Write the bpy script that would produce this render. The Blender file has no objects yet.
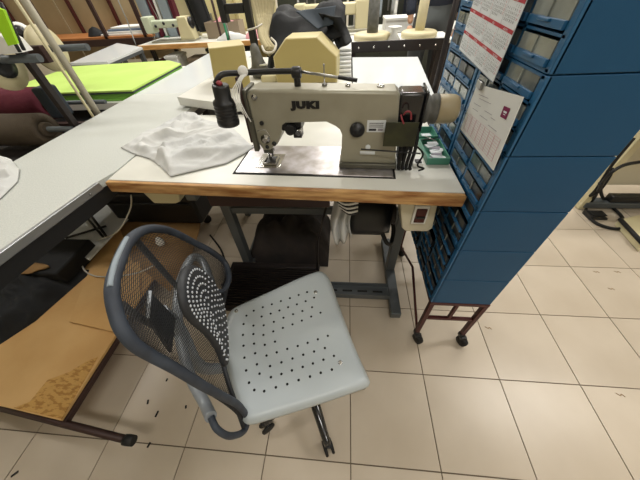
import bpy, bmesh, math, random
from mathutils import Vector, Matrix, noise
random.seed(7)
S = bpy.context.scene
# ---------------------------------------------------------------- camera
F, NX, NY, VX, H = 253.1, 336.7, 484.2, 348.06, 1.2
_d = Vector((NX-320, NY-240, F)).normalized()
_vy = 240-((VX-320)*_d.x+F*_d.z)/_d.y
_a = Vector((VX-320, _vy-240, F)).normalized()
_r = _d.cross(_a)
cd = bpy.data.cameras.new('camera'); cam = bpy.data.objects.new('camera', cd)
S.collection.objects.link(cam); S.camera = cam
cd.sensor_width = 36; cd.lens = F/640*36; cd.clip_start = .02
def c2w(v): return Vector((v.dot(_r), v.dot(_a), -v.dot(_d)))
ax, ay, az = c2w(Vector((1,0,0))), c2w(Vector((0,-1,0))), c2w(Vector((0,0,-1)))
cam.matrix_world = Matrix(((ax.x,ay.x,az.x,0),(ax.y,ay.y,az.y,0),(ax.z,ay.z,az.z,H),(0,0,0,1)))
# surveying helpers: where the line of sight through a pixel meets a real plane
EYE = Vector((0,0,H))
def _w(px,py): return c2w(Vector((px-320,py-240,F)))
def oz(px,py,z): w=_w(px,py); return EYE+w*((z-H)/w.z)
def ox(px,py,x): w=_w(px,py); return EYE+w*(x/w.x)
def oy(px,py,y): w=_w(px,py); return EYE+w*(y/w.y)
# ---------------------------------------------------------------- world, light, exposure
S.view_settings.view_transform='Standard'; S.view_settings.look='None'; S.view_settings.gamma=1
S.view_settings.exposure=0.0; S.view_settings.use_curve_mapping=False
W = bpy.data.worlds.new('world'); S.world=W; W.use_nodes=True
W.node_tree.nodes['Background'].inputs[0].default_value=(.75,.85,1,1)
W.node_tree.nodes['Background'].inputs[1].default_value=.5
def area(name,loc,sx,sy,power,col=(1,.965,.915),rot=(0,0,0)):
    l=bpy.data.lights.new(name,'AREA'); l.shape='RECTANGLE'; l.size=sx; l.size_y=sy; l.energy=power; l.color=col
    o=bpy.data.objects.new(name,l); S.collection.objects.link(o); o.location=loc; o.rotation_euler=rot
    return o
for x,y,p in ((-2.2,1.0,26),(-2.2,4.0,60),(.2,2.6,56),(.2,5.2,60),(2.4,1.0,35),(2.4,4.0,55),(.4,-.9,24),(2.4,-1.2,18)):
    area('ceiling_tube_light',(x,y,2.9),1.3,.3,p)
# ---------------------------------------------------------------- materials
def nd(t,k,**kw):
    n=t.nodes.new(k)
    for a,b in kw.items():
        if a in n.inputs: n.inputs[a].default_value=b
        else: setattr(n,a,b)
    return n
def srgb(c):
    if isinstance(c,str): c=[int(c[i:i+2],16)/255 for i in (0,2,4)]
    return tuple((x/12.92 if x<=.04045 else ((x+.055)/1.055)**2.4) for x in c)+(1,)
def mat(name,col,rough=.5,metal=0,col2=None,scale=8,detail=4,bump=0,bscale=60,stretch=None,spec=None,lo=.35,hi=.65,alpha=None,rand=0,coat=0):
    m=bpy.data.materials.new(name); m.use_nodes=True; t=m.node_tree; b=t.nodes['Principled BSDF']
    c=srgb(col); b.inputs['Base Color'].default_value=c; b.inputs['Roughness'].default_value=rough; b.inputs['Metallic'].default_value=metal
    if spec is not None: b.inputs['Specular IOR Level'].default_value=spec
    if coat: b.inputs['Coat Weight'].default_value=coat; b.inputs['Coat Roughness'].default_value=.1
    tc=nd(t,'ShaderNodeTexCoord'); mp=nd(t,'ShaderNodeMapping'); t.links.new(tc.outputs['Object'],mp.inputs[0])
    if stretch: mp.inputs['Scale'].default_value=stretch
    out=None
    if col2:
        n=nd(t,'ShaderNodeTexNoise',Scale=scale,Detail=detail); t.links.new(mp.outputs[0],n.inputs['Vector'])
        mr=nd(t,'ShaderNodeMapRange'); mr.inputs[1].default_value=lo; mr.inputs[2].default_value=hi
        t.links.new(n.outputs['Fac'],mr.inputs[0])
        mx=nd(t,'ShaderNodeMix',data_type='RGBA'); mx.inputs[6].default_value=c; mx.inputs[7].default_value=srgb(col2)
        t.links.new(mr.outputs[0],mx.inputs[0]); out=mx.outputs[2]
    if rand:
        oi=nd(t,'ShaderNodeObjectInfo'); hs=nd(t,'ShaderNodeHueSaturation')
        mr=nd(t,'ShaderNodeMapRange'); mr.inputs[3].default_value=1-rand; mr.inputs[4].default_value=1+rand
        t.links.new(oi.outputs['Random'],mr.inputs[0]); t.links.new(mr.outputs[0],hs.inputs['Value'])
        if out: t.links.new(out,hs.inputs['Color'])
        else: hs.inputs['Color'].default_value=c
        out=hs.outputs[0]
    if out: t.links.new(out,b.inputs['Base Color'])
    if bump:
        n=nd(t,'ShaderNodeTexNoise',Scale=bscale,Detail=3); t.links.new(mp.outputs[0],n.inputs['Vector'])
        bp=nd(t,'ShaderNodeBump',Strength=bump,Distance=.01); t.links.new(n.outputs['Fac'],bp.inputs['Height'])
        t.links.new(bp.outputs[0],b.inputs['Normal'])
    return m
M={}
def mk(k,*a,**kw): M[k]=mat(k,*a,**kw)
mk('tile','C6BAA8',.32,col2='BBAE9B',scale=3,rand=.035)
mk('grout','6E6252',.8)
mk('laminate','DCDCD4',.35,col2='D2D2C9',scale=5)
mk('laminate_far','DEE3E4',.16)
mk('felt_top','B9BDB8',.6,col2='C8CBC6',scale=260,detail=2,bump=.08,bscale=300,rand=0)
mk('alu','A9ADAF',.35,.8)
mk('wood_edge','CDA36A',.5,col2='8A5A2C',scale=9,stretch=(1,1,7),detail=6,bump=.1)
mk('pine','D8A868',.5,col2='B98346',scale=8,stretch=(1,6,6))
mk('kraft','D3AC72',.75,col2='C59A5E',scale=3,bump=.12,bscale=30)
mk('kraft_dark','9A7748',.8,col2='84643B',scale=5,bump=.15,bscale=60)
mk('flake','C59A55',.8,col2='A87B3C',scale=34,lo=.5,hi=.56,bump=.8,bscale=45,stretch=(1,2.5,1))
mk('maroon_steel','4A1E1C',.45,.3)
mk('dark_steel','2B2626',.45,.4)
mk('brown_steel','3A2622',.55,.2)
mk('grey_steel','62676A',.42,.55)
mk('grey_paint','555B5E',.5,.2)
mk('head_paint','A09D8D',.33,.2,col2='979483',scale=12)
mk('head_dark','5B5A50',.4,.4)
mk('bed_metal','C9C6CB',.28,.75,col2='A29C98',scale=22)
mk('chrome','D0D0D0',.15,1)
mk('steel','9A9A98',.3,.9)
mk('black_plastic','17181A',.4)
mk('black_rubber','101010',.7)
mk('black_gloss','1A1B1E',.18,coat=.5)
mk('cream_plastic','CFC6A0',.4)
mk('cream_case','D0C393',.45,col2='C8BB8A',scale=6)
mk('cream_face','B3A265',.45)
mk('cream_disc','CEC4A0',.5,col2='C2B892',scale=6)
mk('beige_box','CFC8B0',.45)
mk('handwheel','A99E80',.5,col2='A8997A',scale=20)
mk('plate_green','33362A',.35,.5,col2='40432F',scale=20)
mk('white','E4E4E0',.6)
mk('paper','DEE3E7',.7)
mk('paper_warm','DDDFDC',.7)
mk('ink','3A3A42',.8); mk('ink_soft','9A97A0',.8); mk('ink_pink','C9909C',.8)
mk('red_print','B33440',.7); mk('purple_print','7A1C4C',.7); mk('red','93343C',.5)
mk('blue_side','1A4D73',.5,0,col2='1C5178',scale=3,spec=.3)
mk('blue_frame','25608C',.4)
mk('drawer_clear','7C8686',.15,col2='5A6263',scale=14,lo=.4,hi=.6,coat=.5)
mk('drawer_smoke','4A5354',.15,col2='8E8D82',scale=18,lo=.5,hi=.7,coat=.5)
mk('drawer_pale','9FA6A2',.2,col2='8B918D',scale=20,coat=.5)
mk('seat','B2BABD',.36,col2='ACB5BA',scale=4)
mk('chair_black','23262B',.55)
mk('chair_blue','353D49',.6,col2='2A303A',scale=30)
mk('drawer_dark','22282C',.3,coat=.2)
mk('net','26282C',.6)
mk('chair_grey','8A9096',.4,.2)
mk('hole','121416',.9)
mk('dot_light','B9BFC6',.5)
mk('cloth_white','CDCECC',.85,col2='C2C4C4',scale=5,bump=.25,bscale=18)
mk('bag_dark','1D1A19',.85,col2='2C2522',scale=9,bump=.3,bscale=25)
mk('cloth_dark','0C0E11',.8,col2='13161A',scale=6,bump=.2,bscale=20)
mk('cloth_grey','343E48',.8)
mk('lime','BEDB72',.7,col2='B4D466',scale=5)
mk('lime_bright','A8E020',.6); mk('green_edge','6FA83E',.7); mk('dark_edge','3B4640',.7)
mk('maroon_cloth','5A1728',.85,bump=.3,bscale=40)
mk('brown_cloth','4A4032',.9,bump=.4,bscale=50,stretch=(8,1,1))
mk('tray_green','4E8F7A',.4)
mk('strap_green','3C8F68',.6)
mk('panel_board','A69878',.75,col2='988A6A',scale=3)
mk('orange_wood','B87A48',.5,col2='A56A3A',scale=6)
mk('wall','D8D2C0',.8,col2='D0C9B6',scale=2)
mk('ceiling','E2E0D8',.9)
mk('pole_grey','A19C8C',.45,.2)
mk('skin','C69A7E',.5); mk('navy','1D2433',.8); mk('trousers','5A5F60',.85,col2='50555A',scale=8); mk('hair','2A1E18',.7); mk('shoe','1A1A1C',.5)
mk('tan_box','8A7C68',.8); mk('yellow_case','D3C896',.5); mk('grey_cloth','8C97A0',.8); mk('cable_white','CFCBC0',.5); mk('pale_green','BDC5AE',.45)
mk('pink_cloth','C98C92',.8); mk('blue_grey','6E7F96',.8); mk('striped_dark','2A2A2C',.7); mk('yarn','B9AE8A',.85,bump=.3,bscale=60)
mk('cone_grey','6A6A66',.75,col2='55554F',scale=30)
# ---------------------------------------------------------------- mesh helpers
class B:
    def __init__(s): s.bm=bmesh.new(); s.mats=[]
    def mi(s,m):
        if m not in s.mats: s.mats.append(m)
        return s.mats.index(m)
    def _fin(s,faces,m,smooth=False):
        i=s.mi(m)
        for f in faces: f.material_index=i; f.smooth=smooth
    def box(s,x0,x1,y0,y1,z0,z1,m,bev=0,mtx=None):
        g=bmesh.ops.create_cube(s.bm,size=1)['verts']
        for v in g: v.co=Vector(((x0+x1)/2+v.co.x*(x1-x0),(y0+y1)/2+v.co.y*(y1-y0),(z0+z1)/2+v.co.z*(z1-z0)))
        fs=list({f for v in g for f in v.link_faces})
        s._fin(fs,m)
        if bev:
            es=list({e for v in g for e in v.link_edges})
            r=bmesh.ops.bevel(s.bm,geom=es,offset=bev,segments=2,affect='EDGES',profile=.5)
            g=list({v for f in r['faces'] for v in f.verts}|{v for v in g if v.is_valid})
            s._fin(r['faces'],m,True)
        if mtx: bmesh.ops.transform(s.bm,matrix=mtx,verts=g)
        return s
    def prism(s,pts,vec,m,bev=0,smooth=False):
        vec=Vector(vec); pts=[Vector(p) for p in pts]
        a=[s.bm.verts.new(p) for p in pts]; b=[s.bm.verts.new(p+vec) for p in pts]; n=len(pts)
        fs=[s.bm.faces.new(a),s.bm.faces.new(b[::-1])]
        sd=[s.bm.faces.new((a[i],b[i],b[(i+1)%n],a[(i+1)%n])) for i in range(n)]
        s._fin(fs,m); s._fin(sd,m,smooth)
        if bev:
            es=[e for f in fs for e in f.edges]
            r=bmesh.ops.bevel(s.bm,geom=es,offset=bev,segments=2,affect='EDGES',profile=.5); s._fin(r['faces'],m,True)
        return s
    def tube(s,pts,r,m,n=8,closed=False,cap=True):
        pts=[Vector(p) for p in pts]; k=len(pts); rr=r if isinstance(r,(list,tuple)) else [r]*k
        rings=[]; up=None
        for i,p in enumerate(pts):
            if closed: t=pts[(i+1)%k]-pts[i-1]
            else: t=pts[min(i+1,k-1)]-pts[max(i-1,0)]
            if t.length<1e-9: t=Vector((0,0,1))
            t.normalize()
            if up is None: up=Vector((0,0,1)) if abs(t.z)<.9 else Vector((1,0,0))
            u=up-t*up.dot(t)
            if u.length<1e-4: u=t.orthogonal()
            u.normalize(); w=t.cross(u); up=u
            rings.append([s.bm.verts.new(p+(u*math.cos(a)+w*math.sin(a))*rr[i]) for a in [2*math.pi*j/n for j in range(n)]])
        fs=[]
        for i in range(k if closed else k-1):
            A,C=rings[i],rings[(i+1)%k]
            for j in range(n): fs.append(s.bm.faces.new((A[j],A[(j+1)%n],C[(j+1)%n],C[j])))
        s._fin(fs,m,True)
        if cap and not closed: s._fin([s.bm.faces.new(rings[0][::-1]),s.bm.faces.new(rings[-1])],m)
        return s
    def cyl(s,p,q,r,m,n=16,r2=None): return s.tube([p,q],[r,r if r2 is None else r2],m,n)
    def lathe(s,prof,o,axis,m,n=24):
        # prof: (radius, distance along axis)
        o=Vector(o); t=Vector(axis).normalized(); u=t.orthogonal().normalized(); w=t.cross(u)
        rings=[[s.bm.verts.new(o+t*h+(u*math.cos(a)+w*math.sin(a))*max(r,.0002)) for a in [2*math.pi*j/n for j in range(n)]] for r,h in prof]
        fs=[]
        for A,C in zip(rings,rings[1:]):
            for j in range(n): fs.append(s.bm.faces.new((A[j],A[(j+1)%n],C[(j+1)%n],C[j])))
        s._fin(fs,m,True)
        s._fin([s.bm.faces.new(rings[0][::-1]),s.bm.faces.new(rings[-1])],m)
        return s
    def grid(s,fn,nu,nv,m,smooth=True):
        vs=[[s.bm.verts.new(fn(i/nu,j/nv)) for j in range(nv+1)] for i in range(nu+1)]
        fs=[s.bm.faces.new((vs[i][j],vs[i+1][j],vs[i+1][j+1],vs[i][j+1])) for i in range(nu) for j in range(nv)]
        s._fin(fs,m,smooth); return s
    def quad(s,a,b,c,d,m):
        s._fin([s.bm.faces.new([s.bm.verts.new(Vector(p)) for p in (a,b,c,d)])],m); return s
    def radial(s,outline,fn,rings,m,thick=0):
        # outline: list of (x,y); fn(x,y,t)->z, t=0 centre 1 rim
        n=len(outline); cx=sum(p[0] for p in outline)/n; cy=sum(p[1] for p in outline)/n
        def layer(dz):
            c=s.bm.verts.new((cx,cy,fn(cx,cy,0)+dz)); R=[]
            for k in range(1,rings+1):
                t=k/rings; R.append([s.bm.verts.new((cx+(x-cx)*t,cy+(y-cy)*t,fn(cx+(x-cx)*t,cy+(y-cy)*t,t)+dz)) for x,y in outline])
            fs=[s.bm.faces.new((c,R[0][j],R[0][(j+1)%n])) for j in range(n)]
            for A,C in zip(R,R[1:]):
                for j in range(n): fs.append(s.bm.faces.new((A[j],C[j],C[(j+1)%n],A[(j+1)%n])))
            s._fin(fs,m,True); return R[-1],fs
        top,f1=layer(0)
        if thick:
            bot,f2=layer(-thick)
            for f in f2: f.normal_flip()
            s._fin([s.bm.faces.new((top[j],bot[j],bot[(j+1)%n],top[(j+1)%n])) for j in range(n)],m,True)
        return s
    def xf(s,mtx): bmesh.ops.transform(s.bm,matrix=mtx,verts=s.bm.verts); return s
    def build(s,name,parent=None,loc=None,label=None):
        bmesh.ops.recalc_face_normals(s.bm,faces=s.bm.faces)
        me=bpy.data.meshes.new(name)
        off=Vector((0,0,0))
        if parent is None and loc is None:
            # origin at the base of the thing
            xs=[v.co for v in s.bm.verts]
            off=Vector(((min(v.x for v in xs)+max(v.x for v in xs))/2,(min(v.y for v in xs)+max(v.y for v in xs))/2,min(v.z for v in xs)))
            bmesh.ops.translate(s.bm,vec=-off,verts=s.bm.verts)
        elif parent is not None:
            p=parent.location if parent.parent is None else parent['_o'] if '_o' in parent else parent.location
            inv=gm(parent).inverted(); bmesh.ops.transform(s.bm,matrix=inv,verts=s.bm.verts)
        s.bm.to_mesh(me); s.bm.free()
        for m in s.mats: me.materials.append(M[m])
        o=bpy.data.objects.new(name,me); S.collection.objects.link(o)
        if parent is not None: o.parent=parent
        else: o.location=off if loc is None else loc
        if label: o['label']=label
        return o
def gm(o):
    m=Matrix.LocRotScale(o.location,o.rotation_euler,o.scale)
    return gm(o.parent)@m if o.parent else m
def thing(name,loc,label,cat,group=None,rz=0):
    o=bpy.data.objects.new(name,None); S.collection.objects.link(o); o.location=loc; o.rotation_euler=(0,0,rz); o.empty_display_size=.05
    o['label']=label; o['category']=cat
    if group: o['group']=group
    return o
def tag(o,label,cat,group=None):
    o['label']=label; o['category']=cat
    if group: o['group']=group
    return o
def struct(o): o['kind']='structure'; return o
def textmesh(body,name,size,mtx,m,parent,extrude=.0006,bold=0,align='LEFT',spacing=1,line=1):
    c=bpy.data.curves.new(name,'FONT'); c.body=body; c.size=size; c.extrude=extrude; c.offset=bold; c.align_x=align; c.space_character=spacing; c.space_line=line; c.resolution_u=2
    t=bpy.data.objects.new(name,c); S.collection.objects.link(t)
    bpy.context.view_layer.update()
    me=bpy.data.meshes.new_from_object(t.evaluated_get(bpy.context.evaluated_depsgraph_get()))
    bpy.data.objects.remove(t); bpy.data.curves.remove(c)
    me.transform(gm(parent).inverted()@mtx); me.name=name
    me.materials.clear(); me.materials.append(M[m])
    o=bpy.data.objects.new(name,me); S.collection.objects.link(o); o.parent=parent
    return o
def spline(pts,n=6,closed=False):
    P=[Vector(p) for p in pts]; out=[]; k=len(P)
    g=(lambda i:P[i%k]) if closed else (lambda i:P[max(0,min(k-1,i))])
    for i in range(k if closed else k-1):
        a,b,c,d=g(i-1),g(i),g(i+1),g(i+2)
        for j in range(n):
            t=j/n; out.append(.5*((2*b)+(c-a)*t+(2*a-5*b+4*c-d)*t*t+(3*b-a-3*c+d)*t**3))
    if not closed: out.append(P[-1])
    return out
def frame(o,x,y):  # matrix whose local X, Y axes are x and y, origin o
    x=Vector(x).normalized(); z=x.cross(Vector(y)).normalized(); y=z.cross(x)
    return Matrix(((x.x,y.x,z.x,o[0]),(x.y,y.y,z.y,o[1]),(x.z,y.z,z.z,o[2]),(0,0,0,1)))
# ================================================================ SETTING
TS,TX,TY=.31,.048,.0566
X0,X1,Y0,Y1=-5.2,5.5,-2.6,6.4
fl=struct(B().box(X0,X1,Y0,Y1,-.06,-.004,'grout').build('floor',loc=(0,0,0)))
# tiles that the photograph shows one by one
b=B(); b.box(-TS/2+.002,TS/2-.002,-TS/2+.002,TS/2-.002,-.004,0,'tile'); tile=b.build('tile',fl)
first=True
for i in range(-6,9):
    for j in range(-1,16):
        o=tile if first else tile.copy()
        if not first: S.collection.objects.link(o); o.parent=fl
        first=False
        o.location=(TX+(i+.5)*TS,TY+(j+.5)*TS,random.uniform(-.0006,0))
# the rest of the floor, tiles too far or hidden, as one joined part
b=B()
for i in range(-17,18):
    for j in range(-8,20):
        if -6<=i<9 and -1<=j<16: continue
        x,y=TX+i*TS,TY+j*TS
        if x<X0 or x+TS>X1 or y<Y0 or y+TS>Y1: continue
        b.quad((x+.002,y+.002,-.0005),(x+TS-.002,y+.002,-.0005),(x+TS-.002,y+TS-.002,-.0005),(x+.002,y+TS-.002,-.0005),'tile')
o=b.build('distant_tiles',fl); o['kind']='stuff'
for n,a in (('wall_back',(X0,X1,Y1,Y1+.12)),('wall_front',(X0,X1,Y0-.12,Y0)),('wall_left',(X0-.12,X0,Y0,Y1)),('wall_right',(X1,X1+.12,Y0,Y1))):
    struct(B().box(a[0],a[1],a[2],a[3],-.06,3.0,'wall').build(n))
struct(B().box(X0,X1,Y0,Y1,3.0,3.1,'ceiling').build('ceiling'))
for n,a in (('baseboard_back',(X0,X1,Y1-.015,Y1)),('baseboard_right',(X1-.015,X1,Y0,Y1))):
    struct(B().box(a[0],a[1],a[2],a[3],0,.09,'tile').build(n))
# ================================================================ SEWING TABLE
A3=math.radians(-3.1); ca,sa=math.cos(A3),math.sin(A3)
TZ=.78
fl_,fr_=oz(105,182,TZ),oz(466.5,196,TZ)          # front corners
bl_=Vector((-.752,1.20,TZ)); br_=Vector((.327,1.165,TZ))
fl_=Vector((-.760,fl_.y,TZ)); fr_.x=.327
tb=thing('sewing_table',(-.2,.9,0),'white laminate sewing table with a worn wooden front edge on a grey steel stand','table')
b=B(); inn=Vector((0,.014,0))
b.prism([p-Vector((0,0,.038)) for p in (fl_+inn,fr_+inn,br_,bl_)],(0,0,.038),'laminate',.0015); b.build('tabletop',tb)
b=B(); b.prism([p-Vector((0,0,.0385)) for p in (fl_,fr_,fr_+inn,fl_+inn)],(0,0,.0375),'wood_edge',.003); b.build('edge_band',tb,label='scuffed bare wood front edge')
for x in (-.545,.27):
    b=B(); b.box(x-.022,x+.022,.88,.925,.05,.66,'grey_steel',.004).box(x-.02,x+.02,.70,1.08,.66,.70,'grey_steel',.004).box(x-.015,x+.015,.885,.92,.70,.74,'grey_steel'); b.build('leg',tb)
    b=B(); b.box(x-.025,x+.025,.615,1.13,.012,.052,'grey_steel',.004)
    b.box(x-.02,x+.02,.625,.66,0,.014,'black_rubber').box(x-.02,x+.02,1.08,1.12,0,.014,'black_rubber'); b.build('foot',tb)
b=B(); b.box(-.52,.245,.70,.775,.04,.052,'grey_steel',.002).box(-.52,.245,.70,.706,.052,.075,'grey_steel').box(-.52,.245,.769,.775,.052,.075,'grey_steel')
for i in range(9): b.box(-.46+i*.078,-.41+i*.078,.732,.742,.0525,.0535,'black_rubber')
b.build('cross_bar',tb)
b=B(); b.box(-.525,.25,.89,.915,.44,.475,'grey_steel',.003); b.build('upper_cross_bar',tb)
# cast treadle
b=B(); b.box(-.62,-.12,.57,.60,.085,.10,'dark_steel',.004).box(-.62,-.12,.84,.87,.085,.10,'dark_steel',.004).box(-.62,-.60,.60,.84,.085,.10,'dark_steel',.004).box(-.14,-.12,.60,.84,.085,.10,'dark_steel',.004)
b.box(-.60,-.14,.60,.84,.084,.088,'black_plastic')
for i in range(16): b.box(-.60,-.14,.606+i*.0148,.612+i*.0148,.088,.102,'dark_steel')
b.cyl((-.64,.725,.08),(-.1,.725,.08),.008,'dark_steel')
b.build('treadle',tb,label='black ribbed foot treadle')
B().tube([(-.13,.83,.10),(-.12,.86,.3),(-.06,.87,.56)],.005,'dark_steel').build('treadle_rod',tb)
dd=thing('under_table_drawer',(-.3,.8,.60),'dark brown wooden drawer hung under the middle of the sewing table','drawer')
B().box(-.47,-.05,.70,.98,.655,.70,'brown_steel',.004).build('drawer_box',dd); B().box(-.475,-.045,.688,.70,.645,.71,'brown_steel',.003).build('drawer_front',dd)
B().box(-.44,-.08,.70,.96,.70,.742,'dark_steel',.003).build('runner',dd)
def heap(u,v):
    e=min(1,4*min(u,1-u,v,1-v)); return Vector((-.56+.48*u,.93+.40*v,.002+.30*e**.6*(.7+.5*abs(noise.noise(Vector((u*4,v*4,7)))))))
b=B(); b.grid(heap,26,20,'bag_dark'); tag(b.build('dark_bag'),'dark bag of offcuts on the floor behind the sewing table treadle','bag')
# motor and switch
mo=thing('clutch_motor',(.1,.88,.48),'black clutch motor hung under the sewing table beside the cream switch box','motor')
b=B(); b.lathe([(.02,-.02),(.085,-.015),(.095,.02),(.095,.13),(.075,.16),(.03,.165)],(.03,.84,.50),(1,0,0),'black_plastic',24)
b.build('motor_body',mo)
B().lathe([(.03,0),(.05,.004),(.045,.012),(.05,.02),(.03,.024)],(.195,.84,.50),(1,0,0),'dark_steel').build('pulley',mo)
B().box(.0,.16,.80,.88,.57,.742,'dark_steel',.003).build('motor_bracket',mo)
B().tube(spline([(.16,.78,.46),(.19,.76,.40),(.22,.80,.36),(.23,.86,.40),(.2,.87,.46)],6),.009,'black_rubber').build('motor_cable',mo)
B().tube(spline([(.05,.78,.62),(.0,.72,.66),(.09,.69,.69),(.165,.72,.72)],6),.007,'black_rubber').build('hose',mo)
sw=thing('switch_box',(.235,.66,.59),'cream switch box with dark rocker hung under the right end of the sewing table','switch box')
b=B(); b.prism([(.168,.64,.742),(.285,.64,.742),(.300,.64,.60),(.285,.64,.585),(.215,.64,.585),(.200,.64,.60)],(0,.08,0),'beige_box',.004); b.build('housing',sw)
B().box(.222,.268,.632,.641,.625,.70,'white',.003).build('switch_frame',sw)
b=B(); b.box(.229,.261,.628,.634,.635,.69,'maroon_steel',.002).box(.231,.259,.624,.63,.655,.662,'black_plastic'); b.build('rocker',sw)
bn=thing('hanging_bin',(-.68,.76,.62),'cream plastic bin hung under the left end of the sewing table','bin')
b=B(); b.prism([(-.735,.70,.742),(-.565,.70,.742),(-.595,.70,.655),(-.615,.70,.645),(-.70,.70,.645)],(0,.2,0),'cream_plastic',.006); b.build('tub',bn)
B().box(-.745,-.555,.695,.91,.728,.7405,'cream_plastic',.002).build('rim',bn)
# striped & white cloth hanging in the knee space
b=B()
p0=oy(337,210,.74); p1=oy(352,210,.74)
def fn(u,v):
    x=-.03+u*.075+.012*math.sin(v*6); return Vector((x-.02+.02*v,.74+.018*math.sin(u*14+v*3),.738-v*.30-.03*math.sin(u*5)*v))
b.grid(fn,16,14,'cloth_white'); o=b.build('hanging_cloth'); tag(o,'small white rag hanging below the sewing tabletop','cloth'); o.modifiers.new('s','SOLIDIFY').thickness=.002
b=B()
for i in range(9):
    z=.715-i*.0085; b.tube(spline([(-.035+.004*i,.68,z),(.0+.003*i,.67,z-.014),(.05,.68,z-.02+.006)],4),.0048,'white' if i%2 else 'striped_dark',6)
tag(b.build('striped_rag'),'black and white striped rag tucked under the sewing tabletop','cloth')
# ================================================================ SEWING MACHINE
mc=thing('sewing_machine',(-.1,.77,TZ),'grey-green industrial sewing machine clamped on the white sewing table','sewing machine')
def lx(x): return x
R3=Matrix.Translation((-.1,.74,0))@Matrix.Rotation(A3,4,'Z')@Matrix.Translation((.1,-.74,0))
def mb(b,name,parent=mc,label=None): b.xf(R3); return b.build(name,parent,label=label)
b=B(); b.box(-.342,.150,.678,.865,TZ-.012,TZ+.003,'bed_metal',.0015); mb(b,'bed_plate')
b=B(); b.box(-.341,-.09,.6779,.679,TZ-.002,TZ+.0035,'steel'); b.box(-.349,-.342,.672,.87,TZ,TZ+.0008,'black_rubber'); b.box(-.349,.157,.671,.6775,TZ,TZ+.0008,'black_rubber').box(.1505,.157,.6775,.87,TZ,TZ+.0008,'black_rubber'); mb(b,'bed_gasket')
b=B(); b.box(-.285,-.205,.71,.80,TZ+.003,TZ+.0042,'chrome',.0004).box(-.252,-.238,.735,.775,TZ+.0042,TZ+.0052,'black_rubber'); mb(b,'needle_plate')
prof=[(-.268,.862),(-.268,.985),(-.262,.997),(-.248,1.003),(.128,.994),(.139,.984),(.145,.90),(.156,.80),(.158,.7835),(-.012,.7835),(-.012,.80),(.000,.812),(.002,.885),(-.006,.905),(-.022,.917),(-.05,.921),(-.17,.926),(-.186,.916),(-.192,.89),(-.192,.868),(-.205,.850),(-.232,.832),(-.252,.83)]
b=B(); b.prism([(x,.728,z) for x,z in prof],(0,.074,0),'head_paint',.008); mb(b,'arm')
b=B(); b.box(-.014,.160,.716,.83,TZ+.003,TZ+.02,'head_dark',.004); mb(b,'column_base')
b=B(); b.box(-.281,-.268,.732,.812,.84,1.0,'head_dark',.003).box(-.284,-.278,.722,.75,.86,1.032,'brown_steel',.001).box(-.275,-.262,.715,.735,.835,.93,'head_dark',.001); mb(b,'face_plate')
for (x,z,r,h) in ((-.235,.872,.014,.018),(-.212,.856,.007,.008),(-.236,.845,.006,.008),(-.238,.917,.006,.012),(-.243,.985,.008,.012)):
    b=B(); b.lathe([(r*.9,0),(r,h*.3),(r,h*.5),(r*.5,h*.6),(r*.5,h)],(x,.729,z),(0,-1,0),'chrome' if r>.007 else 'black_plastic',14); mb(b,'tension_knob')
b=B(); b.tube(spline([(-.25,.712,.90),(-.225,.708,.905),(-.215,.71,.885)],4),.0015,'chrome',5); mb(b,'take_up_wire')
b=B(); b.cyl((-.248,.76,.84),(-.248,.76,.79),.0035,'chrome').cyl((-.236,.76,.84),(-.236,.76,.80),.004,'steel')
b.box(-.262,-.23,.752,.772,.81,.832,'head_dark',.002); mb(b,'needle_bar')
b=B(); b.box(-.255,-.225,.725,.775,.7855,.789,'black_plastic',.001).box(-.260,-.222,.722,.727,.7855,.792,'chrome').box(-.222,-.218,.722,.778,.7855,.792,'chrome').box(-.262,-.258,.735,.775,.785,.792,'chrome').box(-.246,-.236,.75,.77,.789,.80,'chrome'); mb(b,'presser_foot')
b=B(); b.box(-.185,-.125,.735,.79,.89,.924,'black_plastic',.004).cyl((-.155,.735,.90),(-.155,.715,.90),.014,'black_plastic').cyl((-.13,.735,.895),(-.13,.71,.895),.008,'chrome').box(-.15,-.125,.73,.76,.872,.895,'black_plastic',.002); mb(b,'knee_lift_linkage')
# black belt cover, hub, handwheel
b=B(); b.box(.139,.205,.735,.805,.90,.988,'black_gloss',.008).prism([(.158,.745,.90),(.205,.745,.90),(.185,.745,.80),(.165,.745,.79)],(0,.06,0),'black_plastic',.003); mb(b,'belt_cover')
B_=B(); B_.box(.203,.209,.728,.81,.893,.993,'black_gloss',.003); mb(B_,'cover_flange')
b=B(); b.lathe([(.02,0),(.034,.002),(.036,.012),(.030,.018),(.036,.022),(.038,.036)],(.209,.775,.937),(1,.0,0),'cone_grey',28); mb(b,'pulley')
b=B(); b.lathe([(.034,0),(.036,.004),(.036,.03),(.035,.042),(.031,.052),(.018,.057)],(.245,.775,.937),(1,.0,0),'handwheel',32); mb(b,'handwheel')
# green-black plate on a rod, hoses behind it
b=B(); b.box(.110,.195,.706,.709,.862,.928,'plate_green',.001); pl=mb(b,'safety_plate',label='dark green metal plate')
b=B(); b.cyl((.05,.708,.852),(.215,.700,.846),.0022,'black_plastic',6); mb(b,'rod')
b=B()
for k in range(4): b.tube(spline([(.165+k*.012,.735,.90),(.167+k*.012,.72,.85),(.165+k*.011,.715,.80),(.168+k*.011,.715,.787)],4),.0052,'black_rubber')
b.tube(spline([(.20,.72,.86),(.225,.71,.84),(.215,.70,.81),(.235,.70,.80),(.225,.71,.787)],5),.0028,'black_rubber',6)
mb(b,'black_cables')
b=B(); b.tube(spline([(.152,.712,.945),(.158,.705,.955),(.168,.705,.952),(.172,.706,.935)],5),.0022,'red',6).tube(spline([(.146,.712,.945),(.15,.705,.935),(.156,.705,.925)],4),.002,'red',6); mb(b,'red_clip')
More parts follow.
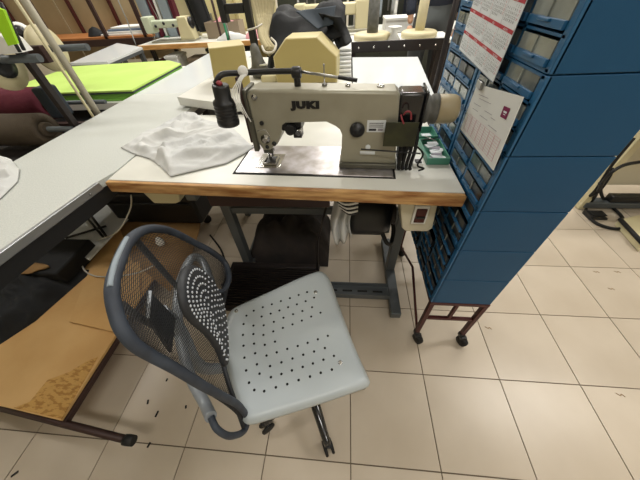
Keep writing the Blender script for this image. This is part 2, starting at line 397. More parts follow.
# stitch dial
b=B(); b.lathe([(.020,0),(.021,.006),(.017,.011),(.008,.012),(.008,.018),(.002,.019)],(.036,.7285,.900),(0,-1,0),'black_plastic',24); mb(b,'stitch_dial')
b=B(); b.box(.062,.112,.7265,.7285,.893,.925,'paper',.0005)
for i in range(3): b.box(.068,.106,.7258,.7266,.917-i*.005,.9185-i*.005,'ink')
b.box(.068,.088,.7258,.7266,.897,.903,'ink').box(.093,.106,.7258,.7266,.897,.903,'ink_soft'); mb(b,'instruction_label')
b=B(); b.box(.048,.092,.7265,.7283,.826,.836,'paper',.0004); mb(b,'model_plate')
b=B(); b.lathe([(.0075,0),(.0075,.001),(.004,.0015)],(.070,.728,.849),(0,-1,0),'paper',16); mb(b,'badge')
o=textmesh('JUKI','lettering',.0225,R3@frame((-.142,.7266,.957),(1,0,0),(0,0,1))@Matrix.Diagonal((1.55,1,1,1)),'black_rubber',mc,.0008,bold=.0021,spacing=1.16)
for x,r in ((.005,.007),(.09,.010)):
    b=B(); b.lathe([(r,0),(r,.003),(r*.6,.006),(r*.2,.007)],(x,.768,.9965 if x<.05 else .9945),(0,0,1),'chrome',18); mb(b,'oil_cap')
b=B(); b.lathe([(.007,0),(.007,.006),(.0016,.007),(.0016,.045),(.003,.047),(.001,.05)],(-.058,.77,.998),(0,0,1),'steel',12); mb(b,'thread_post')
b=B(); b.cyl((-.13,.765,.999),(-.13,.765,1.027),.009,'black_plastic').lathe([(.012,-.012),(.014,-.008),(.014,.008),(.012,.012)],(-.13,.765,1.031),(1,0,0),'black_plastic'); mb(b,'lamp_clamp')
# lamp on its black tube
lp=thing('work_lamp',(-.3,.73,.93),'black cylindrical work lamp on a tube arm at the sewing machine head','lamp')
b=B(); pr=[(.020,.1),(.022,.095),(.022,.066),(.029,.060),(.030,.055)]
for k in range(5): pr+= [(.030,.052-k*.008),(.0285,.050-k*.008),(.0285,.048-k*.008),(.030,.046-k*.008)]
pr+=[(.031,.008),(.030,0)]
Lb=oy(229,124,.72)
b.lathe(pr,Lb,(.08,.0,1),'black_plastic',24); b.build('lamp_head',lp)
b=B(); b.lathe([(.007,0),(.008,.006),(.004,.010)],Lb+Vector((.008,-.004,.099)),(.08,0,1),'red',12); b.build('red_cap',lp)
b=B(); b.tube(spline([Lb+Vector((-.006,.004,.10)),Lb+Vector((.014,.014,.118)),(-.275,.76,1.036),(-.20,.768,1.035),(-.13,.768,1.034)],6),.007,'black_plastic',10); b.build('lamp_arm',lp)
b=B(); b.tube([(-.128,.768,1.034),(.02,.76,1.012)],.0035,'steel',8).tube([(-.02,.763,1.018),(.03,.76,1.010)],.005,'black_plastic',8); b.build('lamp_rod',lp)
b=B()
for k in range(4): b.tube(spline([(-.27+.004*k,.745,1.035),(-.283+.004*k,.728,1.02),(-.295+.006*k,.712,1.0-.006*k),(-.285+.008*k,.71,.96-.01*k)],5),.0014,'white',5)
b.build('wires',lp)
b=B(); b.lathe([(.004,-.008),(.013,-.006),(.013,.006),(.004,.008)],(-.268,.758,1.04),(.3,-1,.2),'white',14).build('swivel',lp)
# ================================================================ THINGS ON THE SEWING TABLE
def cloth(name,pix,z,label,ridges,amp,seed,mtl='cloth_white',group=None,sub=5):
    pts=[oz(px,py,z) for px,py in pix]; out=[]
    for i in range(len(pts)):
        p,q=pts[i],pts[(i+1)%len(pts)]; sub=max(2,int((q-p).length/.006))
        for j in range(sub):
            a=p.lerp(q,j/sub); w=.0015*noise.noise(a*90); out.append((a.x+w,a.y+w))
    def fn(x,y,t):
        e=min(1,(1-t)*5)
        h=.003+amp*.3*e
        for sc,am in ((6,2.4),(14,.7),(34,.12)): h+=amp*am*e*(1-min(1,3.2*abs(noise.noise(Vector((x*sc+seed,y*sc*1.7-x*sc*.6,seed))))))
        for (ax_,ay_,bx,by,w,hh) in ridges:
            d=Vector((bx-ax_,by-ay_)); q=Vector((x-ax_,y-ay_)); s=max(0,min(1,q.dot(d)/d.length_squared)); dist=(q-d*s).length
            h+=hh*math.exp(-(dist/w)**2)*min(1,(1-t)*6)
        return z+h
    b=B(); b.radial(out,fn,34,mtl,.002)
    return tag(b.build(name),label,'cloth',group)
def rg(z,*a): 
    r=[]
    for (p,q,w,h) in a:
        P,Q=oz(*p,z),oz(*q,z); r.append((P.x,P.y,Q.x,Q.y,w,h))
    return r
cloth('white_cloth',[(121,148),(140,136),(165,124),(185,112),(195,113),(205,121),(230,125),(247,142),(254,148),(243,155),(226,164),(200,170),(171,177),(160,166),(150,159),(133,154)],.782,'crumpled white cloth lying on the sewing table left of the machine',
  rg(.782,((165,160),(235,150),.022,.012),((150,145),(205,128),.02,.014),((190,116),(172,140),.018,.012),((168,150),(170,172),.010,.012),((200,150),(232,138),.008,.010),((205,165),(248,148),.012,.008),((130,148),(165,160),.014,.010)),.007,3)
def tray(px,z0,label,cont):
    c=[oz(x,y,z0) for x,y in px]; x0=min(c[0].x,c[3].x); x1=max(c[1].x,c[2].x); x1=min(x1,.322); y0=(c[0].y+c[1].y)/2; y1=(c[2].y+c[3].y)/2
    t=thing('green_tray',((x0+x1)/2,(y0+y1)/2,TZ),label,'tray','green plastic trays beside the machine'); hgt=.022
    b=B(); b.box(x0,x1,y0,y1,TZ+.001,TZ+.004,'tray_green').box(x0,x1,y0,y0+.003,TZ+.004,TZ+hgt,'tray_green').box(x0,x1,y1-.003,y1,TZ+.004,TZ+hgt,'tray_green').box(x0,x0+.003,y0+.003,y1-.003,TZ+.004,TZ+hgt,'tray_green').box(x1-.003,x1,y0+.003,y1-.003,TZ+.004,TZ+hgt,'tray_green')
    b.build('tray_body',t)
    for k in range(cont):
        b=B(); x=x0+.01+(x1-x0-.03)*random.random(); y=y0+.012+(y1-y0-.04)*k/cont; 
        b.box(-.016,.016,-.011,.011,0,.0025,'paper' if k%3 else 'ink_soft'); 
        b.xf(Matrix.Translation((x+.01,y+.01,TZ+.0045+k*.0016))@Matrix.Rotation(random.uniform(-.6,.6),4,'Z'))
        tag(b.build('needle_packet'),'small white needle packet among others in the %s green tray'%('front' if y0<.85 else 'rear'),'packet','needle packets in the %s green tray'%('front' if y0<.85 else 'rear'))
tray([(427,165),(456,162),(449,143),(421,144)],.785,'front green plastic tray filled with white needle packets',9)
tray([(418,141),(441,141),(441,131),(420,131)],.785,'rear green plastic tray nearly empty beside the handwheel',2)
b=B(); b.cyl(Vector(oz(423,140,.812)),Vector(oz(437,138,.812)),.0022,'dark_steel',6); b.cyl(Vector(oz(425,136,.812)),Vector(oz(436,141,.812)),.0018,'steel',6)
tag(b.build('small_tweezers'),'small dark tweezers lying across the green trays','tool')
b=B(); p=oz(418,162,.785); b.box(p.x-.02,p.x+.012,p.y-.025,p.y+.03,TZ+.001,TZ+.012,'white',.002).box(p.x-.012,p.x+.006,p.y-.02,p.y+.0,TZ+.012,TZ+.015,'black_plastic')
tag(b.build('bobbin_case_holder'),'small white and black bobbin holder left of the green trays','holder')
# ================================================================ CABINETS
def cabinet(name,y0,y1,label,seed):
    random.seed(seed)
    xf_,xb=.336,.548; zb=.336; u=.1467
    t=thing(name,((xf_+xb)/2,(y0+y1)/2,zb),label,'cabinet','blue drawer cabinets on the red stand')
    for k in range(6):
        z0=zb+k*u; z1=z0+u-.0022
        b=B(); w=.006
        b.box(xf_+.004,xb,y0,y0+w,z0,z1,'blue_side',.0015).box(xf_+.004,xb,y1-w,y1,z0,z1,'blue_side',.0015).box(xb-w,xb,y0+w,y1-w,z0,z1,'blue_side')
        b.box(xf_,xb-w,y0+w,y1-w,z0,z0+.006,'blue_frame').box(xf_,xb-w,y0+w,y1-w,z1-.006,z1,'blue_frame')
        b.box(xf_,xf_+.01,y0,y0+.016,z0,z1,'blue_frame',.0015).box(xf_,xf_+.01,y1-.016,y1,z0,z1,'blue_frame',.0015)
        ym=(y0+y1)/2; b.box(xf_,xb-w,ym-.005,ym+.005,z0+.006,z1-.006,'blue_frame')
        for r in (1,2): b.box(xf_,xb-w,y0+w,y1-w,z0+r*u/3-.002,z0+r*u/3+.002,'blue_frame')
        un=b.build('cabinet_unit',t)
        for r in range(3):
            for c in range(2):
                a0=(y0+.017 if c==0 else ym+.006); a1=(ym-.006 if c==0 else y1-.017)
                d0=z0+r*u/3+.0065; d1=z0+(r+1)*u/3-.0065
                pull=random.choice((0,0,0,0,.006,.012)) if z0<.7 else 0
                xx=xf_-.001-pull
                mt=random.choice(('drawer_clear','drawer_smoke','drawer_smoke','drawer_dark','drawer_clear','drawer_pale')) if z0>.7 else 'drawer_dark'  # lower units all dark: the shade there is put into the drawer colour
                q=B(); q.box(xx,xx+.003,a0,a1,d0+.012,d1,mt).box(xx-.004,xx+.003,a0,a1,d0,d0+.012,'blue_frame',.001)
                q.box(xx+.003,xb-.02,a0,a0+.002,d0,d1-.004,mt).box(xx+.003,xb-.02,a1-.002,a1,d0,d1-.004,mt).box(xx+.003,xb-.02,a0,a1,d0,d0+.002,mt)
                yc=(a0+a1)/2
                q.box(xx-.003,xx,yc-.001,yc+.001,d0+.012,d1,'drawer_pale')
                q.box(xx-.008,xx-.003,yc-.018,yc+.018,d0+.007,d0+.0115,'blue_frame',.001)
                q.build('drawer',un)
    return t
cabinet('drawer_cabinet',.518,.785,'near stack of blue drawer cabinets with paper sheets hung on its front',3)
cabinet('drawer_cabinet',.793,1.062,'far stack of blue drawer cabinets with clear drawers behind the handwheel',5)
random.seed(11)
st=thing('cabinet_stand',(.44,.79,0),'dark red steel stand on black castors under the blue cabinets','stand')
b=B(); s_=.012
for (x,y) in ((.345,.525),(.54,.525),(.345,1.05),(.54,1.05)):
    q=B(); q.box(x-.009,x+.009,y-.009,y+.009,.075,.318,'maroon_steel',.002); q.build('leg',st)
    q=B(); q.lathe([(.008,-.012),(.024,-.011),(.026,0),(.024,.011),(.008,.012)],(x+.012,y-.012,.026),(1,.5,0),'black_rubber',18)
    q.box(x-.012,x+.012,y-.012,y+.01,.055,.078,'black_plastic',.003).box(x-.006,x+.022,y-.02,y-.001,.045,.062,'black_plastic',.003); q.build('castor',st)
b.box(.335,.55,.516,.534,.318,.335,'maroon_steel',.002).box(.335,.55,1.041,1.059,.318,.335,'maroon_steel',.002).box(.336,.354,.534,1.041,.318,.335,'maroon_steel',.002).box(.531,.549,.534,1.041,.318,.335,'maroon_steel',.002)
b.build('top_frame',st)
B().box(.354,.531,.518,.532,.20,.214,'maroon_steel',.002).build('lower_rail',st)
B().box(.354,.531,1.043,1.057,.20,.214,'maroon_steel',.002).build('lower_rail',st)
B().box(.434,.447,.519,.531,.214,.318,'maroon_steel',.002).build('strut',st)
B().tube([(.345,.53,.08),(.345,.79,.2),(.345,1.04,.08)],.006,'maroon_steel').build('brace',st)
# calendar
cxp=.318
ct=[ox(463.5,47.5,cxp),ox(499.5,83.5,cxp)]
yl,yr=.915,.655; zbL,zbR=1.040,1.024
cal=thing('wall_calendar',(cxp,.785,1.03),'year calendar with red month headings hung on the blue cabinets','calendar')
slope=(zbR-zbL)/(yl-yr)
U_=Vector((0,-1,slope)).normalized(); V_=Vector((0,slope,1)).normalized(); O_=Vector((cxp,yl,zbL)); Wd=(yl-yr)*1.002; Ht=.150
def cp(u,v,e=0): return O_+U_*u+V_*v+Vector((-e,0,0))
b=B(); b.prism([cp(0,0),cp(Wd,0),cp(Wd,Ht+.03),cp(0,Ht+.03)],(.0015,0,0),'paper'); b.build('sheet',cal)
b=B(); b.prism([cp(0,0,.0004),cp(Wd,0,.0004),cp(Wd,.0016,.0004),cp(0,.0016,.0004)],(-.0004,0,0),'grey_cloth'); b.build('bottom_edge',cal)
cw=Wd/4; rh=.044
MN=['ENERO','FEBRERO','MARZO','ABRIL','MAYO','JUNIO','JULIO','AGOSTO','SEPTIEMBRE','OCTUBRE','NOVIEMBRE','DICIEMBRE']
b=B(); h=B()
for r in range(4):
    z0=r*rh+rh-.0062
    if r<3: h.prism([cp(0,z0,.0006),cp(Wd,z0,.0006),cp(Wd,z0+.0062,.0006),cp(0,z0+.0062,.0006)],(-.0003,0,0),'red_print')
for c in (1,2,3): h.prism([cp(c*cw-.0004,0,.0006),cp(c*cw+.0004,0,.0006),cp(c*cw+.0004,Ht+.02,.0006),cp(c*cw-.0004,Ht+.02,.0006)],(-.0001,0,0),'ink_soft')
h.build('month_headings',cal)
Rm=lambda u,v:frame(cp(u,v,.0012),U_,V_)
for r in range(3):
    for c in range(4):
        m=(2-r)*4+c; start=(m*3+2)%7; nds=(31,28,31,30,31,30,31,31,30,31,30,31)[m]
        for wk in range(6):
            pass
        lines=[]
        for wk in range(6):
            row=''.join(('%2d '%(wk*7+d-start+1)) if 1<=wk*7+d-start+1<=nds else '   ' for d in range(7)); lines.append(row)
        for d in range(7):
            col='\n'.join((str(wk*7+d-start+1) if 1<=wk*7+d-start+1<=nds else ' ') for wk in range(6))
            textmesh(col,'dates',.0058,Rm(c*cw+.006+d*.0083,r*rh+.031),'ink' if d<6 else 'red_print',cal,0.0,align='LEFT')
        textmesh(MN[m],'month_name',.0052,frame(cp((c+.5)*cw,r*rh+rh-.0052,.0014),U_,V_),'paper',cal,0,align='CENTER')
# paper sheet with a small purple emblem
px_=.320
pq=[ox(x,y,px_) for x,y in ((477,84),(523.5,97),(493,170.5),(460.5,129))]
ps=thing('order_sheet',(px_,.68,.89),'white printed sheet with small purple emblem hung below the calendar','paper')
e=Vector((.001,0,0))
b=B(); b.prism(pq,(.0012,0,0),'paper_warm'); b.build('sheet',ps)
def pp(u,v,e_=.0006):
    a=pq[0].lerp(pq[1],u); c=pq[3].lerp(pq[2],u); return a.lerp(c,v)+Vector((-e_,0,0))
def strip(b,u0,u1,v0,v1,m,e_=.0006): b.prism([pp(u0,v0,e_),pp(u1,v0,e_),pp(u1,v1,e_),pp(u0,v1,e_)],(-.0002,0,0),m)
b=B(); strip(b,.76,.88,.17,.32,'purple_print'); b.build('emblem',ps)
b=B(); strip(b,.79,.85,.225,.25,'paper',.001); strip(b,.80,.84,.265,.275,'paper',.001); b.build('emblem_mark',ps)
b=B()
for (u0,u1,v) in ((.15,.4,.16),(.2,.5,.22),(.1,.3,.34),(.42,.6,.36),(.6,.7,.40),(.12,.28,.44),(.35,.55,.47),(.6,.8,.52)): strip(b,u0,u1,v,v+.008,'ink_soft')
for k in range(9): strip(b,.08,.92,.58+k*.042,.583+k*.042,'ink_pink')
for k in range(8): strip(b,.08+k*.12,.085+k*.12,.58,.92,'ink_pink')
b.build('printed_lines',ps)
b=B(); p=pp(.12,.02,.002); b.box(p.x-.006,p.x+.001,p.y-.016,p.y+.012,p.z-.004,p.z+.012,'steel',.001); tag(b.build('bulldog_clip'),'steel clip holding the printed sheet under the calendar','clip')
# ================================================================ LEFT LONG TABLE
XL,XR=-1.222,-.762
lt=thing('cutting_table',(-1.0,.8,0),'long grey felt topped table with an aluminium rim running along the left','table')
A1,A2=oz(0,254,TZ+.002),oz(101.5,181.5,TZ+.002); dA=(A2-A1)/(A2.y-A1.y); A0=A1+dA*(-.25-A1.y); A2=A1+dA*(.632-A1.y); A2.x-=.004
for p in (A0,A1,A2): p.z=0
b=B(); b.prism([(XL,-.25,.757),(A0.x-.012,-.25,.757),(A2.x-.012,.632,.757),(XR-.002,.70,.757),(XR+.0,1.545,.757),(XL,1.545,.757)],(0,0,TZ+.001-.757),'felt_top',.001); b.build('tabletop',lt)
b=B(); b.prism([(A0.x-.012,-.25,.758),(A0.x,-.25,.758),(A2.x,.632,.758),(A2.x-.012,.632,.758)],(0,0,.025),'alu',.002)
for y in (.05,.3,.585): b.lathe([(.004,0),(.003,.0015)],((A0+dA*(y+.25)).x,y,.77),(1,0,0),'steel',10)
b.build('rim',lt,label='aluminium edge strip')
for x,y in ((-1.19,-.2),(-.83,-.2),(-1.19,1.5),(-.80,1.5)):
    B().box(x-.018,x+.018,y-.018,y+.018,0,.757,'dark_steel',.003).build('leg',lt)
B().prism([(A0.x-.03,-.22,.712),(A0.x-.006,-.22,.712),(A2.x-.006,.60,.712),(-.785,1.48,.712),(-.81,1.48,.712),(A2.x-.03,.60,.712)],(0,0,.045),'black_plastic').build('apron',lt)
B().box(-1.205,-1.18,-.18,1.48,.70,.757,'black_plastic').build('apron',lt)
lt2=thing('cutting_table',(-1.0,2.0,0),'pale grey table continuing behind the long felt topped table','table')
b=B(); b.box(XL,-.79,1.55,2.7,.742,TZ,'laminate_far',.002); b.build('tabletop',lt2)
for x,y in ((-1.19,1.6),(-.83,1.6),(-1.19,2.65),(-.83,2.65)): B().box(x-.018,x+.018,y-.018,y+.018,0,.742,'dark_steel',.003).build('leg',lt2)
cloth('white_cloth',[(-14,150),(2,157),(12,160),(20,170),(18,182),(5,195),(-14,212),(-40,190)],.783,'crumpled white cloth at the left end of the long grey table',rg(.783,((-10,170),(15,168),.02,.012),((-5,190),(14,180),.015,.008)),.008,9)
# ================================================================ FAR TABLES WITH CREAM MACHINES
lf=thing('machine_table',(-.35,1.7,0),'white table carrying two cream motor housings behind the sewing machine','table')
c1,c2=oz(177,97,.83),oz(222,103,.83)
b=B(); b.prism([(c1.x,c1.y,.792),(c2.x,c2.y,.792),(.03,1.185,.792),(.03,2.05,.792),(c1.x+.08,2.15,.792)],(0,0,.038),'laminate',.002); b.build('tabletop',lf)
for x,y in ((-.7,1.4),(-.03,1.28),(-.68,2.05),(-.03,1.98)): B().box(x-.02,x+.02,y-.02,y+.02,0,.792,'grey_steel',.003).build('leg',lf)
rt=thing('machine_table',(.26,1.8,0),'glossy white table with clean top between machine and blue cabinets','table')
b=B(); b.prism([(.038,1.19,.745),(.325,1.19,.745),(.43,1.40,.745),(.503,2.21,.745),(.045,2.28,.745)],(0,0,.036),'laminate_far',.002); b.build('tabletop',rt)
for x,y in ((.08,1.25),(.29,1.25),(.08,2.2),(.46,2.15)): B().box(x-.02,x+.02,y-.02,y+.02,0,.745,'grey_steel',.003).build('leg',rt)
# stack of white folded sheets
sk=thing('fabric_stack',(0,1.9,.83),'stack of folded white sheets between the octagonal housing and the glossy table','fabric stack')
for k in range(7):
    B().box(-.075+random.uniform(-.008,.008),.028,1.55+.03*k,1.95+random.uniform(0,.05),.8305+k*.013,.842+k*.013,'white' if k%2 else 'paper_warm',.003).build('folded_sheet',sk)
# small cream box
sb=thing('motor_housing',(-.58,1.5,.83),'small square cream housing left of the octagonal one','housing')
fb=[oy(216,89,1.42),oy(251,86,1.40),oy(244,44.5,1.40),oy(208.5,48.5,1.42)]
fb[0].z=.8305; fb[1].z=.8305
b=B(); b.prism(fb,(-.07,.16,.0),'cream_case',.004); b.build('case',sb)
q=[p.lerp((fb[0]+fb[2])/2,.03)+Vector((0,-.002,0)) for p in fb]
b=B(); b.prism(q,(0,.003,0),'cream_face',.001); b.build('front_panel',sb)
# octagonal housing
oc=thing('motor_housing',(-.2,1.55,.83),'large octagonal cream housing with dark cloth draped behind it','housing')
fo=[oy(273,57,1.45),oy(285,38.5,1.45),oy(317,37,1.45),oy(337,57,1.45)]
Yf=1.45; fo=[Vector((fo[0].x,Yf,.8305))]+fo+[Vector((fo[3].x,Yf,.8305))]
b=B(); b.prism(fo,(.01,.17,0),'cream_case',.005); b.build('case',oc)
cc=sum(fo,Vector())/6; q=[p.lerp(cc,.04)+Vector((0,-.002,0)) for p in fo]; b=B(); b.prism(q,(0,.003,0),'cream_face',.001); b.build('front_panel',oc)
b=B(); b.box(fo[0].x-.09,fo[0].x-.01,1.49,1.57,.8305,.86,'cream_plastic',.004); b.build('base',oc)
# small metal bits behind machine top
# dark cloth on housing
def drape(name,pts,fn,mtl,label,cat='cloth'):
    b=B(); b.grid(fn,20,16,mtl); o=b.build(name); tag(o,label,cat); o.modifiers.new('s','SOLIDIFY').thickness=.004; return o
def f1(u,v):
    x=-.47+u*.46; y=1.635+v*.32
    z=.955+(.10*math.sin(math.pi*u)*.7+.07+.03*math.sin(u*9))*min(1,v*2.2)+.03*noise.noise(Vector((u*5,v*5,2)))+ (.05 if u>.6 else 0)*(u-.6)*2
    z-=max(0,.12-u)*1.4+(.085*(1-v)**2 if u<.32 else .085*(1-v)**2*max(0,1-(u-.32)*6))
    return Vector((x,y,z))
drape('dark_cloth',None,f1,'cloth_dark','crumpled black cloth piled behind the octagonal cream housing')
def f2(u,v):
    P=[oy(318,13,1.64),oy(341,17,1.62),oy(352,42,1.62),oy(338,50,1.60)]
    a=P[0].lerp(P[1],u); c=P[3].lerp(P[2],u); p=a.lerp(c,v); p.y+=.02*math.sin(u*7)+.05*math.sin(math.pi*v); return p
drape('dark_cloth',None,f2,'cloth_dark','black cloth corner hanging down the right side of the octagonal housing')
def f3(u,v):
    P=[oy(296,12,1.72),oy(336,6,1.70),oy(333,24,1.64),oy(318,30,1.63)]
    a=P[0].lerp(P[1],u); c=P[3].lerp(P[2],u); p=a.lerp(c,v); p.y+=.015*math.sin(u*5); return p
drape('slate_cloth',None,f3,'cloth_grey','slate blue cloth fold lying on top of the black cloth')
# cables, bracket and grey tool behind the small housing
b=B()
for k in range(7):
    a=oy(252+k*3.5,-2,1.9); m_=oy(258+k*2,20,1.85); n_=oy(262+k*.8,38,1.75); e_=oy(268+k*1.2,50+k%3*2,1.68)
    b.tube(spline([a,m_,n_,e_],6),[.018-.0005*k]*19,'yarn',7)
tag(b.build('yarn_hank'),'cream yarn hank hanging behind the two cream housings','yarn')
b=B(); b.tube(spline([oy(262,46,1.66),oy(265,52,1.62),oy(273,52,1.6),oy(276,44,1.64),oy(271,38,1.66)],6),.006,'cable_white',7)
b.tube(spline([oy(247,30,1.66),oy(255,28,1.66),oy(262,24,1.7)],6),.004,'cable_white',6)
tag(b.build('white_cable'),'white cable loop between the two cream housings','cable')
th=thing('tension_bracket',(-.62,1.75,.83),'black steel thread bracket standing behind the small cream housing','bracket')
p=oy(250,20,1.78)
B().box(p.x-.018,p.x+.018,1.76,1.80,.83,1.16,'black_plastic',.004).build('post',th)
B().box(p.x-.15,p.x-.018,1.755,1.79,p.z+.03,p.z+.07,'black_plastic',.004).build('arm',th)
B().box(p.x-.15,p.x-.115,1.745,1.8,p.z-.005,p.z+.09,'black_plastic',.004).build('clamp',th)
B().box(p.x-.05,p.x+.05,1.74,1.82,.831,.842,'dark_steel',.002).build('base_plate',th)
gt=oy(257,60,1.58); b=B(); b.lathe([(.045,0),(.05,.03),(.035,.07),(.028,.10),(.024,.13),(.012,.15)],(gt.x,gt.y+.03,.8305),(-.12,.1,1),'cone_grey',18)
b.tube([(gt.x+.01,gt.y-.0,.89),(gt.x+.06,gt.y-.03,.90)],.004,'white',6)
tag(b.build('thread_cone'),'grey thread cone standing right of the small cream housing','cone')
# black rail with spool discs
rl=thing('steel_rail',(.38,2.36,.80),'black drilled steel rail crossing behind the glossy white table','rail')
r0,r1=oy(353,47,2.36),oy(447,43,2.36); zc=.815
b=B(); b.box(.02,.72,2.34,2.365,zc-.02,zc+.045,'dark_steel',.002); b.build('bar',rl)
for k in range(6): 
    B().lathe([(.007,0),(.007,.003),(.003,.004)],(.09+k*.11,2.34,zc+.01),(0,-1,0),'chrome',10).build('screw',rl)
for x in (.05,.69): B().box(x-.02,x+.02,2.366,2.40,0,zc+.03,'dark_steel').build('post',rl)
def conestand(x,y,z,label,colr,rad,pr_):
    t=thing('thread_cone',(x,y,z),label,'thread cone','large thread cones behind the steel rail')
    B().lathe([(pr_*.96,0),(pr_,.006),(pr_,.03),(pr_*.9,.04),(pr_*.5,.042)],(x,y,z),(0,0,1),'cream_disc',28).build('base_disc',t)
    B().lathe([(rad,.042),(rad*1.02,.1),(rad*.96,.34),(rad*.5,.345)],(x,y,z),(0,0,1),colr,20).build('thread_body',t)
    return t
ys=2.56
cs=thing('cone_shelf',(.4,2.6,0),'narrow white shelf carrying large thread cones behind the steel rail','shelf')
B().box(0.0,.80,2.42,2.80,.82,.84,'white',.002).build('board',cs)
for x,y in ((.04,2.47),(.76,2.47),(.04,2.76),(.76,2.76)): B().box(x-.015,x+.015,y-.015,y+.015,0,.82,'dark_steel').build('leg',cs)
p=oz(373,36,.84); conestand(p.x-.02,2.58,.8405,'large grey thread cone on a cream disc at the left behind the rail','cone_grey',.042,.145)
p=oz(416,36,.84); conestand(.56,2.58,.8405,'large cream thread cone on a cream disc at the right behind the rail','cream_disc',.035,.135)
b=B(); b.lathe([(.035,0),(.05,.005),(.02,.04),(.035,.075),(.05,.08)],(.36,2.50,.8405),(0,0,1),'white',18); tag(b.build('spool'),'small white waisted spool between the two large thread cones','spool')
# dark pole at table corner
p=oz(432,88,.78); b=B(); b.tube([(p.x+.02,p.y+.02,.0),(p.x+.02,p.y+.02,1.6)],.013,'dark_steel',10); b.lathe([(.03,0),(.03,.012)],(p.x+.02,p.y+.02,0),(0,0,1),'grey_paint'); tag(b.build('support_pole'),'dark grey pole standing beside the glossy table and blue cabinets','pole')
# white box, machines, garments further back
b=B(); a=oy(383,18,2.95); c=oy(420,27,2.95); b.box(.37,.70,3.25,3.5,.8005,.895,'white',.004).box(.365,.705,3.245,3.505,.88,.90,'white',.002); tag(b.build('white_carton'),'long white carton behind the large thread cones','carton')
bt=thing('back_table',(.1,3.3,0),'long pale table in the back row behind the thread cones','table')
B().box(-.75,1.2,3.22,3.8,.76,.80,'laminate',.003).build('tabletop',bt)
for x,y in ((-.7,3.27),(1.15,3.27),(-.7,3.75),(1.15,3.75)): B().box(x-.02,x+.02,y-.02,y+.02,0,.76,'grey_steel').build('leg',bt)
bm_=thing('overlock_machine',(-.1,3.4,.80),'cream sewing machine on the back table above the octagonal housing','sewing machine')
b=B(); b.box(-.45,.10,3.35,3.5,.93,1.02,'cream_plastic',.012); b.build('arm',bm_)
b=B(); b.box(.08,.23,3.33,3.52,.8005,1.04,'cream_plastic',.012); b.build('column',bm_)
b=B(); b.box(-.52,-.42,3.34,3.51,.88,1.03,'cream_plastic',.01); b.build('head',bm_)
b=B(); b.box(-.54,.24,3.3,3.54,.8005,.825,'head_paint',.006); b.build('bed',bm_)
b=B(); b.lathe([(.03,0),(.05,.01),(.05,.03),(.02,.04)],(.23,3.42,.96),(1,0,0),'black_plastic'); b.build('handwheel',bm_)
# garment rail far back
gr=thing('garment_rack',(.5,4.2,0),'steel garment rack with dark and pale garments at the back','rack')
B().tube([(-.6,4.2,1.45),(1.6,4.2,1.45)],.015,'steel').build('rail',gr)
for x in (-.6,1.6):
    B().tube([(x,4.2,0.03),(x,4.2,1.45)],.015,'steel').build('post',gr); B().box(x-.02,x+.02,3.95,4.45,0,.03,'steel').build('foot',gr)
gm_=['striped_dark','white','cloth_dark','grey_cloth','paper_warm','navy','brown_cloth','pink_cloth']
gl={'striped_dark':'charcoal','white':'white','cloth_dark':'black','grey_cloth':'grey blue','paper_warm':'ivory','navy':'navy','brown_cloth':'brown','pink_cloth':'rose'}
for k,mm in enumerate(gm_):
    x=-.1+k*.17+random.uniform(-.02,.02); L=random.uniform(.55,.85)
    b=B()
    def gf(u,v,x=x,L=L): return Vector((x+.012*math.sin(u*12+k)+.05*(abs(v-.5)<.0),4.0+u*.4*(.8+.2*v),1.40-v*L-.12*abs(u-.5)*2*(1-v)))
    b.grid(gf,12,8,mm); b.tube(spline([(x,4.05,1.33),(x,4.2,1.40),(x,4.35,1.33)],3),.005,'steel',5).tube([(x,4.2,1.40),(x,4.2,1.47)],.003,'steel',5)
    o=b.build('garment'); o.modifiers.new('s','SOLIDIFY').thickness=.03
    tag(o,'%s garment hanging on the steel rack behind the thread cones'%gl[mm],'garment','garments on the back rack')
mk('olive_steel','3C4038',.5,.2,col2='34382F',scale=2)
for k,(x0,l) in enumerate(((-.95,'left dark olive locker with two doors at the back wall'),(.02,'middle dark olive locker behind the garment rack'),(.99,'right dark olive locker at the back wall'))):
    t=thing('steel_locker',(x0+.45,4.85,0),l,'locker'); B().box(x0,x0+.94,4.65,5.1,.0005,1.55,'olive_steel',.006).build('body',t)
    for j in (0,1):
        d=B().box(x0+.02+j*.455,x0+.465+j*.455,4.632,4.65,.06,1.5,'olive_steel',.003).build('door',t); B().box(x0+.40+j*.11,x0+.42+j*.11,4.615,4.632,.85,1.0,'steel',.002).build('handle',d)
# pinkish shelf items beyond the pole
ss=thing('supply_shelf',(1.1,2.75,0),'open steel shelf with folded pink cloth right of the standing person','shelf')
for z in (.35,.62,.86,1.10): B().box(.92,1.35,2.45,2.8,z,z+.015,'steel',.001).build('shelf_board',ss)
for x,y in ((.93,2.46),(1.34,2.46),(.93,2.79),(1.34,2.79)): B().box(x-.012,x+.012,y-.012,y+.012,0,1.35,'steel').build('post',ss)
for k,(z,mm,lb) in enumerate(((.366,'paper_warm','ivory'),(.636,'tan_box','tan'),(.876,'pink_cloth','pink'),(.906,'white','white'),(1.116,'pink_cloth','rose'),(1.146,'paper_warm','cream'))):
    b=B(); b.box(.95,1.3,2.47,2.76,z,z+.028,mm,.008); tag(b.build('folded_cloth'),'%s folded cloth on the %s board of the open steel shelf'%(lb,('lowest','second','third','third','top','top')[k]),'cloth')
